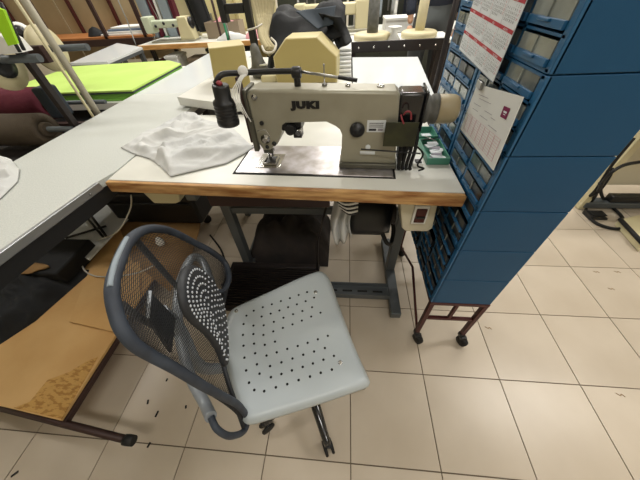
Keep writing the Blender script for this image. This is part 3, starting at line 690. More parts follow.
# ================================================================ PERSON
pr=thing('person',(.745,2.98,0),'standing person in grey trousers and navy jacket behind the white table','person')
def skinned(name,verts,edges,rad,m,parent,root=0,sub=1):
    me=bpy.data.meshes.new(name); inv=gm(parent).inverted()
    me.from_pydata([inv@Vector(v) for v in verts],edges,[]); me.materials.append(M[m])
    o=bpy.data.objects.new(name,me); S.collection.objects.link(o); o.parent=parent
    md=o.modifiers.new('skin','SKIN'); md.use_smooth_shade=True
    for i,sv in enumerate(me.skin_vertices[0].data): sv.radius=(rad[i],rad[i]*.9) if not isinstance(rad[i],tuple) else rad[i]; sv.use_root=(i==root)
    s=o.modifiers.new('sub','SUBSURF'); s.levels=sub; s.render_levels=sub
    return o
PX,PY=.745,2.98
V=[(0,0,.95),(0,0,1.15),(0,0,1.36),(0,0,1.46),(0,-.01,1.54),(0,-.015,1.62),
   (.09,0,.90),(.10,-.01,.50),(.105,.02,.09),(.11,-.12,.04),
   (-.09,0,.90),(-.10,-.01,.50),(-.105,.02,.09),(-.11,-.12,.04),
   (.17,0,1.38),(.215,.01,1.12),(.20,-.06,.88),(-.17,0,1.38),(-.215,.01,1.12),(-.20,-.06,.88),(0,0,1.69)]
E_=[(0,1),(1,2),(2,3),(3,4),(4,5),(5,20),(0,6),(6,7),(7,8),(8,9),(0,10),(10,11),(11,12),(12,13),(2,14),(14,15),(15,16),(2,17),(17,18),(18,19)]
Rr=[(.14,.09),(.12,.085),(.14,.09),.05,.055,(.075,.09),.085,.06,.04,.035,.085,.06,.04,.035,.05,.04,.027,.05,.04,.027,.06]
V=[(PX+x,PY+y,z) for x,y,z in V]
skinned('body',V,E_,Rr,'skin',pr,0,2)
skinned('trousers',[V[0],V[6],V[7],(V[8][0],V[8][1],.13),V[10],V[11],(V[12][0],V[12][1],.13),(PX,PY,1.10)],[(0,1),(1,2),(2,3),(0,4),(4,5),(5,6),(0,7)],[(.155,.105),.105,.082,.07,.105,.082,.07,(.15,.1)],'trousers',pr,0,2)
skinned('jacket',[(PX,PY,.93),V[1],V[2],V[14],V[15],(PX+.203,PY-.05,.93),V[17],V[18],(PX-.203,PY-.05,.93),(PX,PY,1.45)],[(0,1),(1,2),(2,3),(3,4),(4,5),(2,6),(6,7),(7,8),(2,9)],[(.20,.14),(.175,.12),(.16,.11),.07,.058,.045,.07,.058,.045,.07],'navy',pr,0,2)
for sx in (-1,1):
    b=B(); b.lathe([(.02,-.15),(.042,-.12),(.047,-.04),(.045,.05),(.03,.09)],(PX+sx*.108,PY-.03,.047),(0,1,0),'shoe',14); b.build('shoe',pr)
    vs=[(PX+sx*.20,PY-.06,.88),(PX+sx*.20,PY-.075,.81)]; ed=[(0,1)]; rd=[(.024,.018),(.036,.016)]
    for k in range(4):
        dx=(-.024+k*.016); n0=len(vs); vs+= [(PX+sx*.2+dx,PY-.08,.775),(PX+sx*.2+dx,PY-.09,.74+.006*abs(k-1.5)),(PX+sx*.2+dx,PY-.085,.715+.01*abs(k-1.5))]; ed+=[(1,n0),(n0,n0+1),(n0+1,n0+2)]; rd+=[.0085,.008,.007]
    n0=len(vs); vs+=[(PX+sx*.2-.03*sx,PY-.095,.82),(PX+sx*.2-.042*sx,PY-.105,.785)]; ed+=[(1,n0),(n0,n0+1)]; rd+=[.010,.008]
    skinned('hand',vs,ed,rd,'skin',pr,0,1)
b=B(); b.grid(lambda u,v:Vector((PX,PY+.015,1.655))+Vector((.088*math.cos(u*2*math.pi)*math.sin(v*1.75),.105*math.sin(u*2*math.pi)*math.sin(v*1.75)+.012,.118*math.cos(v*1.75))),20,10,'hair'); o=b.build('hair',pr); o.modifiers.new('s','SOLIDIFY').thickness=.008
for sx in (-1,1):
    B().lathe([(.001,0),(.011,.002),(.001,.006)],(PX+sx*.03,PY-.088,1.625),(0,-1,0),'white',10).build('eye',pr)
    B().lathe([(.004,-.02),(.018,-.004),(.018,.006),(.004,.01)],(PX+sx*.078,PY,1.615),(sx,0,0),'skin',10).build('ear',pr)
B().prism([(PX-.012,PY-.085,1.59),(PX+.012,PY-.085,1.59),(PX,PY-.085,1.63)],(0,-.022,0),'skin',.002).build('nose',pr)
B().box(PX-.022,PX+.022,PY-.088,PY-.08,1.562,1.57,'pink_cloth',.002).build('mouth',pr)
# ================================================================ CHAIR
ch=thing('office_chair',(-.12,.29,0),'office chair with perforated grey plastic seat and black mesh backrest','chair')
th_=math.radians(20); CU=Vector((math.cos(th_),math.sin(th_),0)); CV=Vector((-math.sin(th_),math.cos(th_),0)); CO=Vector((-.12,.31,0))
spx=[(223,340),(224,326),(231,311),(246,302),(270,291),(295,280),(315,272.5),(323,271.5),(330,278),(338,298),(348,325),(359,352),(369,375),(370,382),(364,387),(340,396),(310,406),(275,417),(252,424),(243,421),(236,405),(228,375)]
sp=spline([oz(x,y,.452) for x,y in spx],4,True); so=[(p.x,p.y) for p in sp]
def seatz(x,y,t=0):
    q=Vector((x,y,0))-CO; a=q.dot(CU); c=q.dot(CV)
    z=.448+.020*(abs(c)/.2)**2.2+.012*max(0,(-a)/.2)**2
    if a>.07: z-=.9*(a-.07)**2*1.6
    z+=.008*math.exp(-((c-.01)/.03)**2)*math.exp(-((a-.10)/.09)**2)
    if t>.9: z-=.018*((t-.9)/.1)**2
    return z
b=B(); b.radial(so,seatz,22,'seat',.010); b.build('seat',ch)
dots=[(333,110),(304,120),(274,131),(243,141),(212,152),(181,162),(150,174),(125,191),(115,220),(113,257),(115,294),(118,335),(124,379),(134,421),(152,446),(186,450),(226,437),(265,426),(304,412),(343,400),(380,387),(418,376),(425,329),(389,342),(353,355),(318,367),(281,379),(245,391),(209,402),(170,390),(161,358),(155,320),(151,287),(149,254),(149,225),(177,194),(208,184),(238,173),(268,162),(298,152),(328,141),(357,129),(350,162),(317,175),(285,186),(252,198),(219,212),(184,224),(183,257),(188,291),(194,328),(206,364),(245,351),(283,338),(320,325),(357,314),(394,302),(404,260),(370,272),(335,284),(301,295),(265,305),(229,317),(223,280),(217,245),(250,233),(283,221),(315,208),(347,194),(379,181)]
def onseat(px,py):
    z=.455
    for _ in range(5): p=oz(px,py,z); z=seatz(p.x,p.y)
    return Vector((p.x,p.y,z))
b=B()
for dx,dy in dots:
    p=onseat(210+dx/3.43,260+dy/3.43); b.lathe([(.0036,-.001),(.0036,.0006),(.003,.0008)],p,(0,0,1),'hole',8)
b.build('seat_perforations',ch)['kind']='stuff'
for dx,dy in ((362,110),(90,175),(447,352)):
    p=onseat(210+dx/3.43,260+dy/3.43); B().lathe([(.0065,-.002),(.0065,.001),(.004,.003),(.0025,.002)],p,(0,0,1),'chrome',12).build('bolt',ch)
HC=CO+Vector((.0,-.035,0))
b=B(); b.box(-.10,.10,-.08,.08,.405,.425,'black_plastic',.006,Matrix.Translation(CO)@Matrix.Rotation(th_,4,'Z')); b.box(-.05,.05,-.04,.04,.36,.405,'black_plastic',.008,Matrix.Translation(CO)@Matrix.Rotation(th_,4,'Z')); b.build('seat_mechanism',ch)
HB=Vector((-.115,.275,0))
b=B(); b.lathe([(.030,.09),(.030,.22),(.024,.225),(.024,.30),(.014,.305),(.014,.40)],(CO.x,CO.y-.03,0),(0,0,1),'black_plastic',18); b.build('gas_lift',ch)
HB=Vector((CO.x,CO.y-.03,0))
for k in range(5):
    a=math.radians(-65+72*k); d=Vector((math.cos(a),math.sin(a),0)); s=Vector((-d.y,d.x,0))
    tip=HB+d*.205
    b=B(); pts=[HB+d*.02+Vector((0,0,.112)),HB+d*.12+Vector((0,0,.100)),tip+Vector((0,0,.075))]
    b.tube(spline(pts,4),[.020,.019,.018,.018,.017,.016,.015,.014,.013],'black_gloss',10); b.build('base_leg',ch)
    b=B(); 
    for q in (-1,1): b.lathe([(.008,-.006),(.024,-.005),(.026,0),(.024,.005),(.008,.006)],tip+s*.012*q+Vector((0,0,.027)),s,'black_rubber',16)
    b.cyl(tip+Vector((0,0,.03)),tip+Vector((0,0,.078)),.007,'black_plastic',8).box(-.012,.012,-.006,.006,.028,.055,'black_plastic',.002,Matrix.Translation(tip)); b.build('castor',ch)
def cl(px,py,dep):
    w=_w(px,py); t=((CO-EYE).dot(CU)+dep)/w.dot(CU); return EYE+w*t
near=[cl(126,335,-.235),cl(136,346,-.232),cl(152,356,-.225),cl(176,369,-.205),cl(200,384,-.19),cl(222,396,-.178),cl(238,405,-.172),cl(247,418,-.172),cl(244,431,-.185),cl(230,436,-.198),cl(217,429,-.212),cl(211,417,-.222)]
top=[cl(118,320,-.24),cl(112,290,-.245),cl(118,265,-.25),cl(130,240,-.262),cl(145,230,-.265)]
far=[cl(160,229,-.258),cl(175,233,-.25),cl(195,243,-.232),cl(212,252,-.205),cl(225,263,-.185),cl(229,277,-.175),cl(224,290,-.19),cl(213,292,-.215)]
hoop=spline(far[::-1]+top[::-1]+near,5)
b=B(); nh=len(hoop); b.tube(hoop,[.0078+.0022*math.sin(math.pi*min(1,i/nh*1.25)) if i<nh*.8 else .0072 for i in range(nh)],'chair_blue',12); b.build('backrest_hoop',ch)
b=B(); b.tube(spline([cl(110,287,-.243),cl(115.5,262,-.248),cl(127,238,-.260)],6),.0042,'grey_cloth',8).build('hoop_highlight',ch)  # pale strip that paints the highlight on the hoop's top edge
bow=spline([cl(211,417,-.222),cl(204,402,-.245),cl(192,380,-.27),cl(184,355,-.285),cl(178,325,-.29),cl(178,298,-.29),cl(183,275,-.285),cl(192,258,-.27),cl(203,262,-.245),cl(213,290,-.215)],6)
b=B(); b.tube(bow,.0125,'chair_grey',10); b.build('rear_bow',ch)
# mesh web: spans from the outer hoop to the front lower edge near the seat
outer=spline(near[9::-1][2:]+top+far[:6],5)
outer=spline([cl(247,418,-.172)]+near[6::-1]+top+far[:6],5)
inner=spline([cl(244,428,-.185),cl(236,405,-.185),cl(229,385,-.19),cl(223,362,-.195),cl(220,340,-.2),cl(221,318,-.2),cl(224,300,-.19),cl(229,278,-.178)],9)
def samp(L,u):
    x=u*(len(L)-1); i=min(int(x),len(L)-2); return L[i].lerp(L[i+1],x-i)
def web(u,v,e=0):
    a=samp(outer,u); c=samp(inner,u); p=a.lerp(c,v); s=math.sin(math.pi*v)*math.sin(math.pi*u)
    return p-CU*(.03*s+e)
nu,nv=130,84
me=bpy.data.meshes.new('mesh_web'); vs=[];fs=[]; idx={}
for i in range(nu+1):
    for j in range(nv+1):
        if (i+j)%2==0: idx[i,j]=len(vs); vs.append(web(i/nu,j/nv))
for i in range(nu+1):
    for j in range(nv+1):
        if (i+j)%2==1:
            n=[(i-1,j),(i,j-1),(i+1,j),(i,j+1)]; n=[idx[k] for k in n if k in idx]
            if len(n)>=3: fs.append(n)
inv=gm(ch).inverted(); me.from_pydata([inv@v for v in vs],[],fs); me.materials.append(M['net'])
o=bpy.data.objects.new('mesh_web',me); S.collection.objects.link(o); o.parent=ch; o['kind']='stuff'
w=o.modifiers.new('w','WIREFRAME'); w.thickness=.0014; w.use_even_offset=False; w.use_boundary=True
b=B(); b.tube(inner,.006,'chair_black',8).build('web_edge',ch)
# straps
b=B(); b.tube(spline([cl(134,238,-.268),cl(155,262,-.285),cl(180,290,-.285)],5),.007,'chair_black',8).build('back_strut',ch)
b=B(); b.tube(spline([cl(122,305,-.262),cl(140,318,-.28),cl(172,335,-.285)],5),.007,'chair_black',8).build('back_strut',ch)
# height bracket
hb=[cl(150,291,-.262),cl(176,318,-.262),cl(172,352,-.262),cl(148,318,-.262)]
b=B(); b.prism(hb,-CU*.006,'chair_black',.001); br=b.build('height_bracket',ch)
b=B(); b.tube([hb[0],hb[3]],.003,'dot_light',6).build('bracket_edge',br)
# rear spine down to the mechanism
b=B(); sA=cl(180,330,-.292); b.tube(spline([sA+Vector((0,0,.10)),sA,CO-CU*.29+Vector((0,0,.47)),CO-CU*.25+Vector((0,0,.40)),CO-CU*.12+Vector((0,0,.385)),CO-CU*.05+Vector((0,0,.385))],5),.016,'chair_grey',10).build('spine',ch)
# lumbar pad
lq=spline([cl(x,y,-.165) for x,y in ((187,266),(197,269),(210,283),(219,300),(223,320),(225,345),(224,367),(216,350),(205,335),(190,322),(181,308),(177.5,290),(180,274))],5,True)
cen=sum(lq,Vector())/len(lq); n=len(lq)
b=B()
R_=[]
for e_ in (0,1):
    for t in (1,.965,.5):
        R_.append([b.bm.verts.new(cen+(p-cen)*t+CU*((.010 if t<.99 else .005)*(1 if e_==0 else -.3))) for p in lq])
fsx=[]
for A,C in ((R_[0],R_[1]),(R_[1],R_[2]),(R_[3],R_[4]),(R_[4],R_[5]),(R_[0],R_[3])):
    for j in range(n): fsx.append(b.bm.faces.new((A[j],A[(j+1)%n],C[(j+1)%n],C[j])))
fsx.append(b.bm.faces.new(R_[2])); fsx.append(b.bm.faces.new(R_[5][::-1])); b._fin(fsx,'chair_black',True)
lpad=b.build('lumbar_pad',ch)
b=B()
for t in (.90,.745,.59,.435,.28,.12):
    R2=[cen+(p-cen)*t for p in lq]; L=sum((R2[k]-R2[k-1]).length for k in range(n)); m_=max(1,int(L/.0135)); 
    acc=0; nxt=0; k=0
    for i in range(m_):
        u=i/m_*n; k=int(u); q=R2[k].lerp(R2[(k+1)%n],u-k)
        b.lathe([(.0023,-.002),(.0023,.0012),(.0012,.0018)],q+CU*.0102,CU,'dot_light',6)
b.build('pad_dots',lpad)['kind']='stuff'
# ================================================================ CARDBOARD TROLLEY, LOWER LEFT
tz=.14
tr=thing('low_trolley',(-1.3,.6,0),'low brown steel trolley frame carrying cardboard at the lower left','trolley')
e0=oz(128,440,tz); e1=oz(-20,402,tz); B().tube([e0,e1],.012,'brown_steel',4).build('frame_bar',tr)
B().lathe([(.016,-.012),(.017,0),(.016,.022)],e0,(1,-.03,0),'black_rubber',14).build('end_cap',tr)
s0=oz(63,424,tz); s1=Vector((s0.x+.03,1.35,tz)); B().box(s0.x-.012,s0.x+.012,s0.y-.005,1.38,tz-.014,tz+.01,'brown_steel',.002).build('frame_bar',tr)
B().box(-1.9,s0.x,1.36,1.385,tz-.014,tz+.01,'brown_steel',.002).build('frame_bar',tr)
for x,y in ((s0.x-.06,.45),(s0.x,1.3),(-1.75,.25),(-1.75,1.3)):
    b=B(); b.lathe([(.01,-.012),(.036,-.010),(.04,0),(.036,.010),(.01,.012)],(x,y,.041),(0,1,0),'black_rubber',16); b.box(x-.015,x+.015,y-.018,y+.018,.075,.13,'dark_steel',.003); b.build('castor',tr)
def board(name,pix,z,t,mtl,label,parent=None,cat='cardboard'):
    pts=[oz(x,y,z) for x,y in pix]; b=B(); b.prism([p-Vector((0,0,t)) for p in pts],(0,0,t),mtl,.001)
    return tag(b.build(name),label,cat)
zb_=tz+.012
def brd(name,pts,z,t,mtl,label):
    b=B(); b.prism([(x,y,z) for x,y in pts],(0,0,t),mtl,.0008); return tag(b.build(name),label,'cardboard')
xr=s0.x+.004
brd('cardboard_sheet',[(-1.95,oz(0,406,zb_).y+(-1.95-oz(0,406,zb_).x)*(oz(62,421,zb_).y-oz(0,406,zb_).y)/(oz(62,421,zb_).x-oz(0,406,zb_).x)),(xr,oz(62,421,zb_).y),(xr+.004,1.33),(-1.95,1.33)],zb_,.012,'kraft','large kraft cardboard sheet lying on the low trolley at lower left')
# torn flaking patch
q=[oz(x,y,zb_+.012) for x,y in ((14,408),(62,419),(98,357),(86,362),(70,372),(48,380),(30,402))]
b=B(); b.prism(q,(0,0,.002),'flake'); tag(b.build('torn_layer'),'torn flaking layer on the near right corner of the cardboard','cardboard')
q=[oz(x,y,zb_+.02) for x,y in ((70,322),(117,333),(140,300),(140,262),(90,270))]
b=B(); b.prism([p for p in q],(0,0,.004),'kraft','' or 0); tag(b.build('cardboard_sheet'),'small ribbed cardboard sheet under the chair backrest','cardboard')
q=[oz(x,y,.168) for x,y in ((133,262),(170,292),(190,262),(199,232),(204,208),(150,203),(120,228))]
b=B(); b.prism(q,(0,0,.006),'kraft_dark',.001); tag(b.build('cardboard_sheet'),'brown cardboard sheet lying under the sewing table left side','cardboard')
# clutter below the left table
q=[oz(x,y,.185) for x,y in ((36,245),(60,200),(100,205),(135,222),(108,262),(90,262))]
q=[oz(x,y,.2) for x,y in ((48,235),(62,205),(110,200),(133,215),(90,261))]
b=B(); b.prism(q,(0,0,.01),'paper_warm',.001); tag(b.build('pale_sheet'),'pale stiff sheet lying under the long left table','panel')
b=B()
for (a,c) in (((72,200),(104,238)),((80,200),(106,236)),((66,238),(106,226))): b.tube([oz(*a,.235),oz(*c,.225)],.007,'black_plastic',6)
tag(b.build('folded_stand'),'black crossed metal rods lying on the pale panel','stand')
b=B(); c=oz(62,262,.2); b.box(c.x-.16,c.x+.12,c.y-.12,c.y+.12,zb_+.0125,.26,'cloth_dark',.01); tag(b.build('dark_crate'),'dark box under the long left table beside the pale panel','box')
PL=[oz(-60,268,.18),oz(92,268,.18),oz(36,322,.16),oz(-40,372,.16)]
def pile(u,v):
    a=PL[0].lerp(PL[1],u); c=PL[3].lerp(PL[2],u); p=a.lerp(c,v); e=min(1,5*min(u,1-u,v,1-v))
    return Vector((p.x,p.y,zb_+.0125+.05*e+.09*e*abs(noise.noise(Vector((u*5,v*5,1))))+.03*e*abs(noise.noise(Vector((u*12,v*12,4))))))
b=B(); b.grid(pile,24,20,'cloth_dark'); o=b.build('dark_cloth'); tag(o,'heap of dark fabric at the left edge beneath the long table','cloth')
b=B(); q=oz(28,268,.27); b.radial([(q.x+.09*math.cos(a)*(1+.3*math.sin(3*a)),q.y+.035*math.sin(a)) for a in [i*math.pi/10 for i in range(20)]],lambda x,y,t:.27+.01*(1-t),5,'kraft_dark',.003); tag(b.build('paper_scrap'),'crumpled pale paper scrap on the dark fabric heap','paper')
bs=thing('black_suitcase',(-1.0,1.05,.2),'black padded case under the corner where the two tables meet','case')
p=oz(105,198,.3); b=B(); b.box(-1.42,-.86,1.10,1.32,.17,.40,'black_plastic',.02); b.build('shell',bs); B().tube([(-1.40,1.095,.33),(-.88,1.095,.33)],.008,'black_rubber',8).build('piping',bs)
b=B(); b.tube(spline([oz(131,195,.5),oz(130,210,.42),oz(117,232,.3),oz(95,242,.2),oz(84,255,.185),oz(83,268,.185),oz(95,276,.185),oz(118,276,.185),oz(140,272,.185),oz(160,262,.185)],6),.0035,'cable_white',7)
tag(b.build('white_cable'),'thin white cable curving down from the tables onto the cardboard','cable')
b=B(); q=oz(160,242,.2); b.lathe([(.006,0),(.02,.01),(.022,.03),(.014,.05),(.008,.06)],(q.x,q.y,.173),(0,0,1),'white',14); tag(b.build('white_plug'),'small white plug lying on cardboard behind the chair backrest','plug')
b=B(); b.tube(spline([oz(210,235,.05),oz(222,252,.02),oz(226,275,.012),oz(218,300,.012)],6),.006,'black_rubber',7); tag(b.build('black_cable'),'black cable on the floor behind the chair','cable')
for k,(x,y) in enumerate(((167,380),(148,402),(157,414),(186,407),(149,445),(15,474))):
    p=oz(x,y,0); b=B(); a=random.uniform(0,3); b.box(-.006,.006,-.0035,.0035,.0002,.003,'black_rubber',.0008,Matrix.Translation(p)@Matrix.Rotation(a,4,'Z')@Matrix.Diagonal((1+.4*(k%3),1,1,1)))
    tag(b.build('fabric_scrap'),'tiny dark fabric scrap on the floor tiles left of the chair','scrap','dark scraps on the floor')
for k,(x,y) in enumerate(((596,272),(611,289),(617,272),(488,328),(620,395))):
    p=oz(x,y,0); b=B(); b.tube(spline([p+Vector((-.012,.006,.001)),p+Vector((0,-.003,.001)),p+Vector((.006,.004,.001)),p+Vector((.014,-.006,.001))],4),.0011,'kraft_dark',5)
    tag(b.build('thread_scrap'),'thin thread scrap on the floor tiles right of the red stand','scrap','thread scraps on the floor')
# ================================================================ ROLL RACK, UPPER LEFT
rk=thing('roll_rack',(-1.45,1.3,0),'steel roll rack with pegs at the left behind the grey table','rack')
pA=ox(91,103,-1.262); pB=ox(90,112,-1.25)
for P,r,m_,l in ((pA,.015,'pole_grey',None),(pB,.006,'cream_plastic','thin pale rod')):
    B().tube([(P.x,P.y,0.0),(P.x,P.y,1.7)],r,m_,10).build('post',rk,label=l)
pC=oy(56,95,1.12); pC.x=-1.262
B().box(pC.x-.012,pC.x+.012,pC.y-.014,pC.y+.014,0,1.7,'dark_steel',.002).build('post',rk)
B().box(pC.x-.05,pC.x-.03,pC.y+.03,pC.y+.05,0,1.7,'maroon_steel',.002).build('post',rk)
for x,y in ((-1.95,1.05),(-1.95,1.38)): B().box(x-.012,x+.012,y-.012,y+.012,0,1.35,'dark_steel',.002).build('post',rk)
for z in (1.03,.72): B().box(-1.95,-1.27,1.21,1.235,z-.03,z+.03,'brown_steel',.002).build('cross_board',rk)
B().box(-1.93,-1.30,.80,1.20,.50,.66,'bag_dark',.006).build('tray',rk,label='added black tray darkening the gap under the fabric rolls')  # invented box, added to darken the bright floor seen below the rolls
t=thing('dark_filler_bin',(-1.77,1.9,0),'long black filler bin added to darken the space under the lime fabric table','bin'); B().box(-2.2,-1.36,1.46,2.3,.0005,.63,'bag_dark',.01).build('tub',t); B().box(-2.206,-1.354,1.454,2.306,.61,.655,'black_plastic',.006).build('lid',t)  # invented bin, added so the open floor behind the rolls goes dark
def peg(px0,px1,py,y,r,label):
    a=oy(px0,py,y); c=oy(px1,py,y); c.y=a.y; 
    if c.x>-1.23 and c.z<.8: c.x=-1.23
    B().cyl(a,c,r,'grey_paint',12).build('peg',rk); return a,c
p1=oy(40,58,1.1); B().cyl((-1.6,1.1,p1.z),(p1.x,1.1,p1.z),.014,'grey_paint',14).build('peg',rk)
p2=oy(88,47,1.35); B().cyl((-1.6,1.35,p2.z),(p2.x,1.35,p2.z),.013,'grey_paint',14).build('peg',rk)
p3=oy(72,127,1.1); B().cyl((-1.75,1.1,.765),(-1.26,1.1,.765),.012,'grey_paint',14).build('peg',rk)
B().cyl((-2.1,1.36,.80),(-1.26,1.36,.80),.010,'grey_paint',14).build('peg',rk)
def disc(c,r,label):
    t=thing('reel_disc',c,label,'reel','cream reel discs on the roll rack')
    B().lathe([(.022,-.006),(r,-.006),(r,.006),(.022,.006)],c,(1,0,0),'cream_disc',36).build('flange',t)
    if c.y<1.2: B().lathe([(.018,-.02),(.042,-.018),(.042,.012),(.018,.014)],c+Vector((.004,0,0)),(1,0,0),'black_plastic',20).build('hub',t)
    return t
disc(Vector((-1.375,1.35,p2.z)),.088,'upper cream reel disc on the peg behind the pale post')
disc(Vector((-1.37,1.1,p1.z-.02)),.085,'lower left cream reel disc with black hub at the photo edge')
def roll(c0,c1,r,m_,label,hole=True):
    t=thing('fabric_roll',((c0[0]+c1[0])/2,c0[1],c0[2]-r),label,'fabric roll')
    L=c1[0]-c0[0]
    B().lathe([(.03,0),(r,0),(r*1.01,L*.3),(r*.99,L*.7),(r,L),(.034,L),(.03,L*.9)],c0,(1,0,0),m_,28).build('wound_fabric',t)
    B().lathe([(.026,-.01),(.032,-.01),(.032,L+.012),(.026,L+.012)],c0,(1,0,0),'brown_cloth',20).build('core',t)
roll((-1.78,1.1,.765),(-1.40,1.1,.765),.070,'brown_cloth','brown fabric roll low on the rack beside the grey table')
roll((-2.1,1.36,.80),(-1.60,1.36,.80),.078,'maroon_cloth','maroon fabric roll behind the brown roll on the rack')
b=B(); a=oy(50,105,1.3); b.box(-1.50,-1.43,1.24,1.32,.76,.90,'cloth_grey',.012); tag(b.build('strap_bundle'),'slate strap bundle at the right end of the maroon roll','strap')
# lime and black strips top-left
b=B(); a=oy(2,5,1.05); c=oy(16,46,1.05); b.prism([oy(-3,8,1.0),oy(3,10,1.0),oy(17,44,1.0),oy(8,46,1.0),oy(-3,26,1.0)],(0,.01,0),'lime_bright',.001); tag(b.build('lime_strip'),'bright lime fabric strip hanging at the top left corner','fabric')
b=B(); b.tube([oy(0,2,1.03),oy(24,50,1.03)],.006,'black_plastic',7).tube([oy(-3,12,1.03),oy(20,52,1.03)],.006,'black_plastic',7); tag(b.build('black_straps'),'two black straps beside the lime strip at top left','strap')
b=B(); b.prism([oy(-3,34,1.06),oy(8,40,1.06),oy(20,53,1.06),oy(-3,55,1.06)],(0,.06,0),'white',.003); tag(b.build('white_bag'),'white bag below the lime strip at the photo left edge','bag')
b=B(); q=oy(20,28,1.6); b.lathe([(.03,0),(.045,.02),(.045,.07),(.03,.09)],(q.x,1.6,q.z-.03),(.6,-.7,.2),'white',16).lathe([(.02,.09),(.026,.10),(.01,.105)],(q.x,1.6,q.z-.03),(.6,-.7,.2),'black_plastic',14); tag(b.build('white_spool'),'white spool with black centre left of the upper cream disc','spool')
# ================================================================ LIME STACK
ls=thing('lime_fabric_stack',(-1.73,1.95,.745),'large stack of lime green fabric layers behind the roll rack','fabric stack')
zt=.80
Q=[(-2.15,1.545),(-1.235,1.56),(-1.245,2.20),(-1.40,2.33),(-2.2,2.26)]
for k in range(6):
    z=.7425+k*.0097; e=random.uniform(-.004,.004)
    b=B(); b.prism([(x+e*(i%2),y+e,z) for i,(x,y) in enumerate(Q)],(0,0,.009),('green_edge' if k<4 else 'dark_edge' if k==4 else 'lime'),.001); b.build('fabric_layer',ls)
lt3=thing('laying_table',(-1.8,2.0,0),'table carrying the stack of lime green fabric','table')
B().box(-2.3,-1.23,1.53,2.42,.705,.742,'laminate',.002).build('tabletop',lt3)
for x,y in ((-2.25,1.58),(-1.28,1.58),(-2.25,2.37),(-1.28,2.37)): B().box(x-.02,x+.02,y-.02,y+.02,0,.705,'dark_steel').build('leg',lt3)
# ================================================================ BACK LEFT
wt=thing('white_worktable',(-2.5,3.0,0),'white worktable with grey edge behind the lime fabric','table')
c=[oz(x,y,.78) for x,y in ((70,63),(107,61.5),(142,47),(117,43))]
B().prism([Vector((p.x,p.y,.76)) for p in (c[0],c[1],c[2],c[3])],(0,0,.02),'laminate_far',.001).build('tabletop',wt)
B().prism([Vector((p.x,p.y,.735)) for p in (c[0],c[1],c[2],c[3])],(0,0,.0248),'grey_paint').build('edge',wt)
for p in c: 
    q=p.lerp(sum(c,Vector())/4,.12); B().box(q.x-.02,q.x+.02,q.y-.02,q.y+.02,0,.735,'grey_steel').build('leg',wt)
st2=thing('wooden_edge_table',(-1.8,3.6,0),'white table with pale wooden edge carrying an old sewing machine','table')
y2=3.27; B().box(-2.27,-.80,y2+.02,3.98,.742,.78,'laminate',.001).build('tabletop',st2)
B().box(-2.27,-.80,y2,y2+.02,.738,.779,'pine',.002).build('edge_band',st2)
for x,y in ((-2.2,3.4),(-.86,3.4),(-2.2,3.9),(-.86,3.9)): B().box(x-.02,x+.02,y-.02,y+.02,0,.742,'dark_steel').build('leg',st2)
om=thing('old_sewing_machine',(-1.95,3.45,.78),'pale green old sewing machine head on the wooden-edged table','sewing machine')
B().box(-2.12,-1.80,3.42,3.52,.90,.965,'pale_green',.015).build('arm',om)
B().box(-2.19,-2.10,3.40,3.53,.86,1.0,'pale_green',.012).build('head',om)
B().prism([(-1.83,3.41,.7805),(-1.66,3.41,.7805),(-1.70,3.41,.985),(-1.80,3.41,.985)],(0,.13,0),'cream_plastic',.012).build('column',om)
B().box(-2.16,-1.66,3.38,3.56,.7805,.795,'head_paint',.003).build('bed',om)
B().cyl((-2.15,3.46,.86),(-2.15,3.46,.80),.004,'chrome').build('needle_bar',om)
for k in range(4):
    b=B(); b.lathe([(.012,0),(.015,.006),(.008,.014)],(-2.16+k*.10,3.42,.94-(k%2)*.02),(0,-1,0),'black_plastic',10); b.build('tension_knob',om)
B().lathe([(.03,0),(.05,.008),(.05,.03),(.02,.04)],(-1.70,3.475,.93),(1,0,0),'black_plastic').build('handwheel',om)
B().tube([(-2.02,3.46,.96),(-2.10,3.46,1.35)],.004,'steel',6).build('thread_rod',om)
B().tube([(-2.30,3.30,.78),(-2.28,3.31,1.0),(-2.28,3.31,1.5)],.006,'alu',6).build('side_rod',om)
b=B(); b.prism([oz(x,y,.781) for x,y in ((161,37),(170,37.5),(168,35),(160,35))],(0,0,.008),'strap_green',.001); tag(b.build('mint_pouch'),'small mint pouch under the old sewing machine arm','pouch')
# fabric bolts behind
for k,(x,mm,l) in enumerate(((-2.36,'grey_cloth','leftmost grey bolt'),(-2.27,'maroon_cloth','maroon bolt between the grey ones'),(-2.12,'grey_cloth','second grey bolt'),(-2.03,'maroon_cloth','maroon bolt beside the beige board'),(-2.22,'white','thin white bolt'))):
    b=B(); w=(.055,.018,.055,.022,.016)[k]; b.box(x-w,x+w,3.80+.01*k,3.93,.7805,1.38,mm,.006); tag(b.build('fabric_bolt'),'%s of upright fabric standing behind the old sewing machine'%l,'fabric bolt')
b=B(); b.prism([(-1.93,3.8,.7805),(-1.76,3.8,.7805),(-1.80,3.8,1.4),(-1.97,3.8,1.4)],(0,.04,0),'cream_disc',.003); tag(b.build('beige_board'),'beige board leaning upright behind the old sewing machine column','board')
b=B(); b.grid(lambda u,v:Vector((-1.75+.22*u-.06*v,3.70+.03*math.sin(u*9),.83+.5*v)),12,6,'cloth_dark'); o=b.build('black_jacket'); o.modifiers.new('s','SOLIDIFY').thickness=.04; tag(o,'black jacket hanging right of the beige board','jacket')
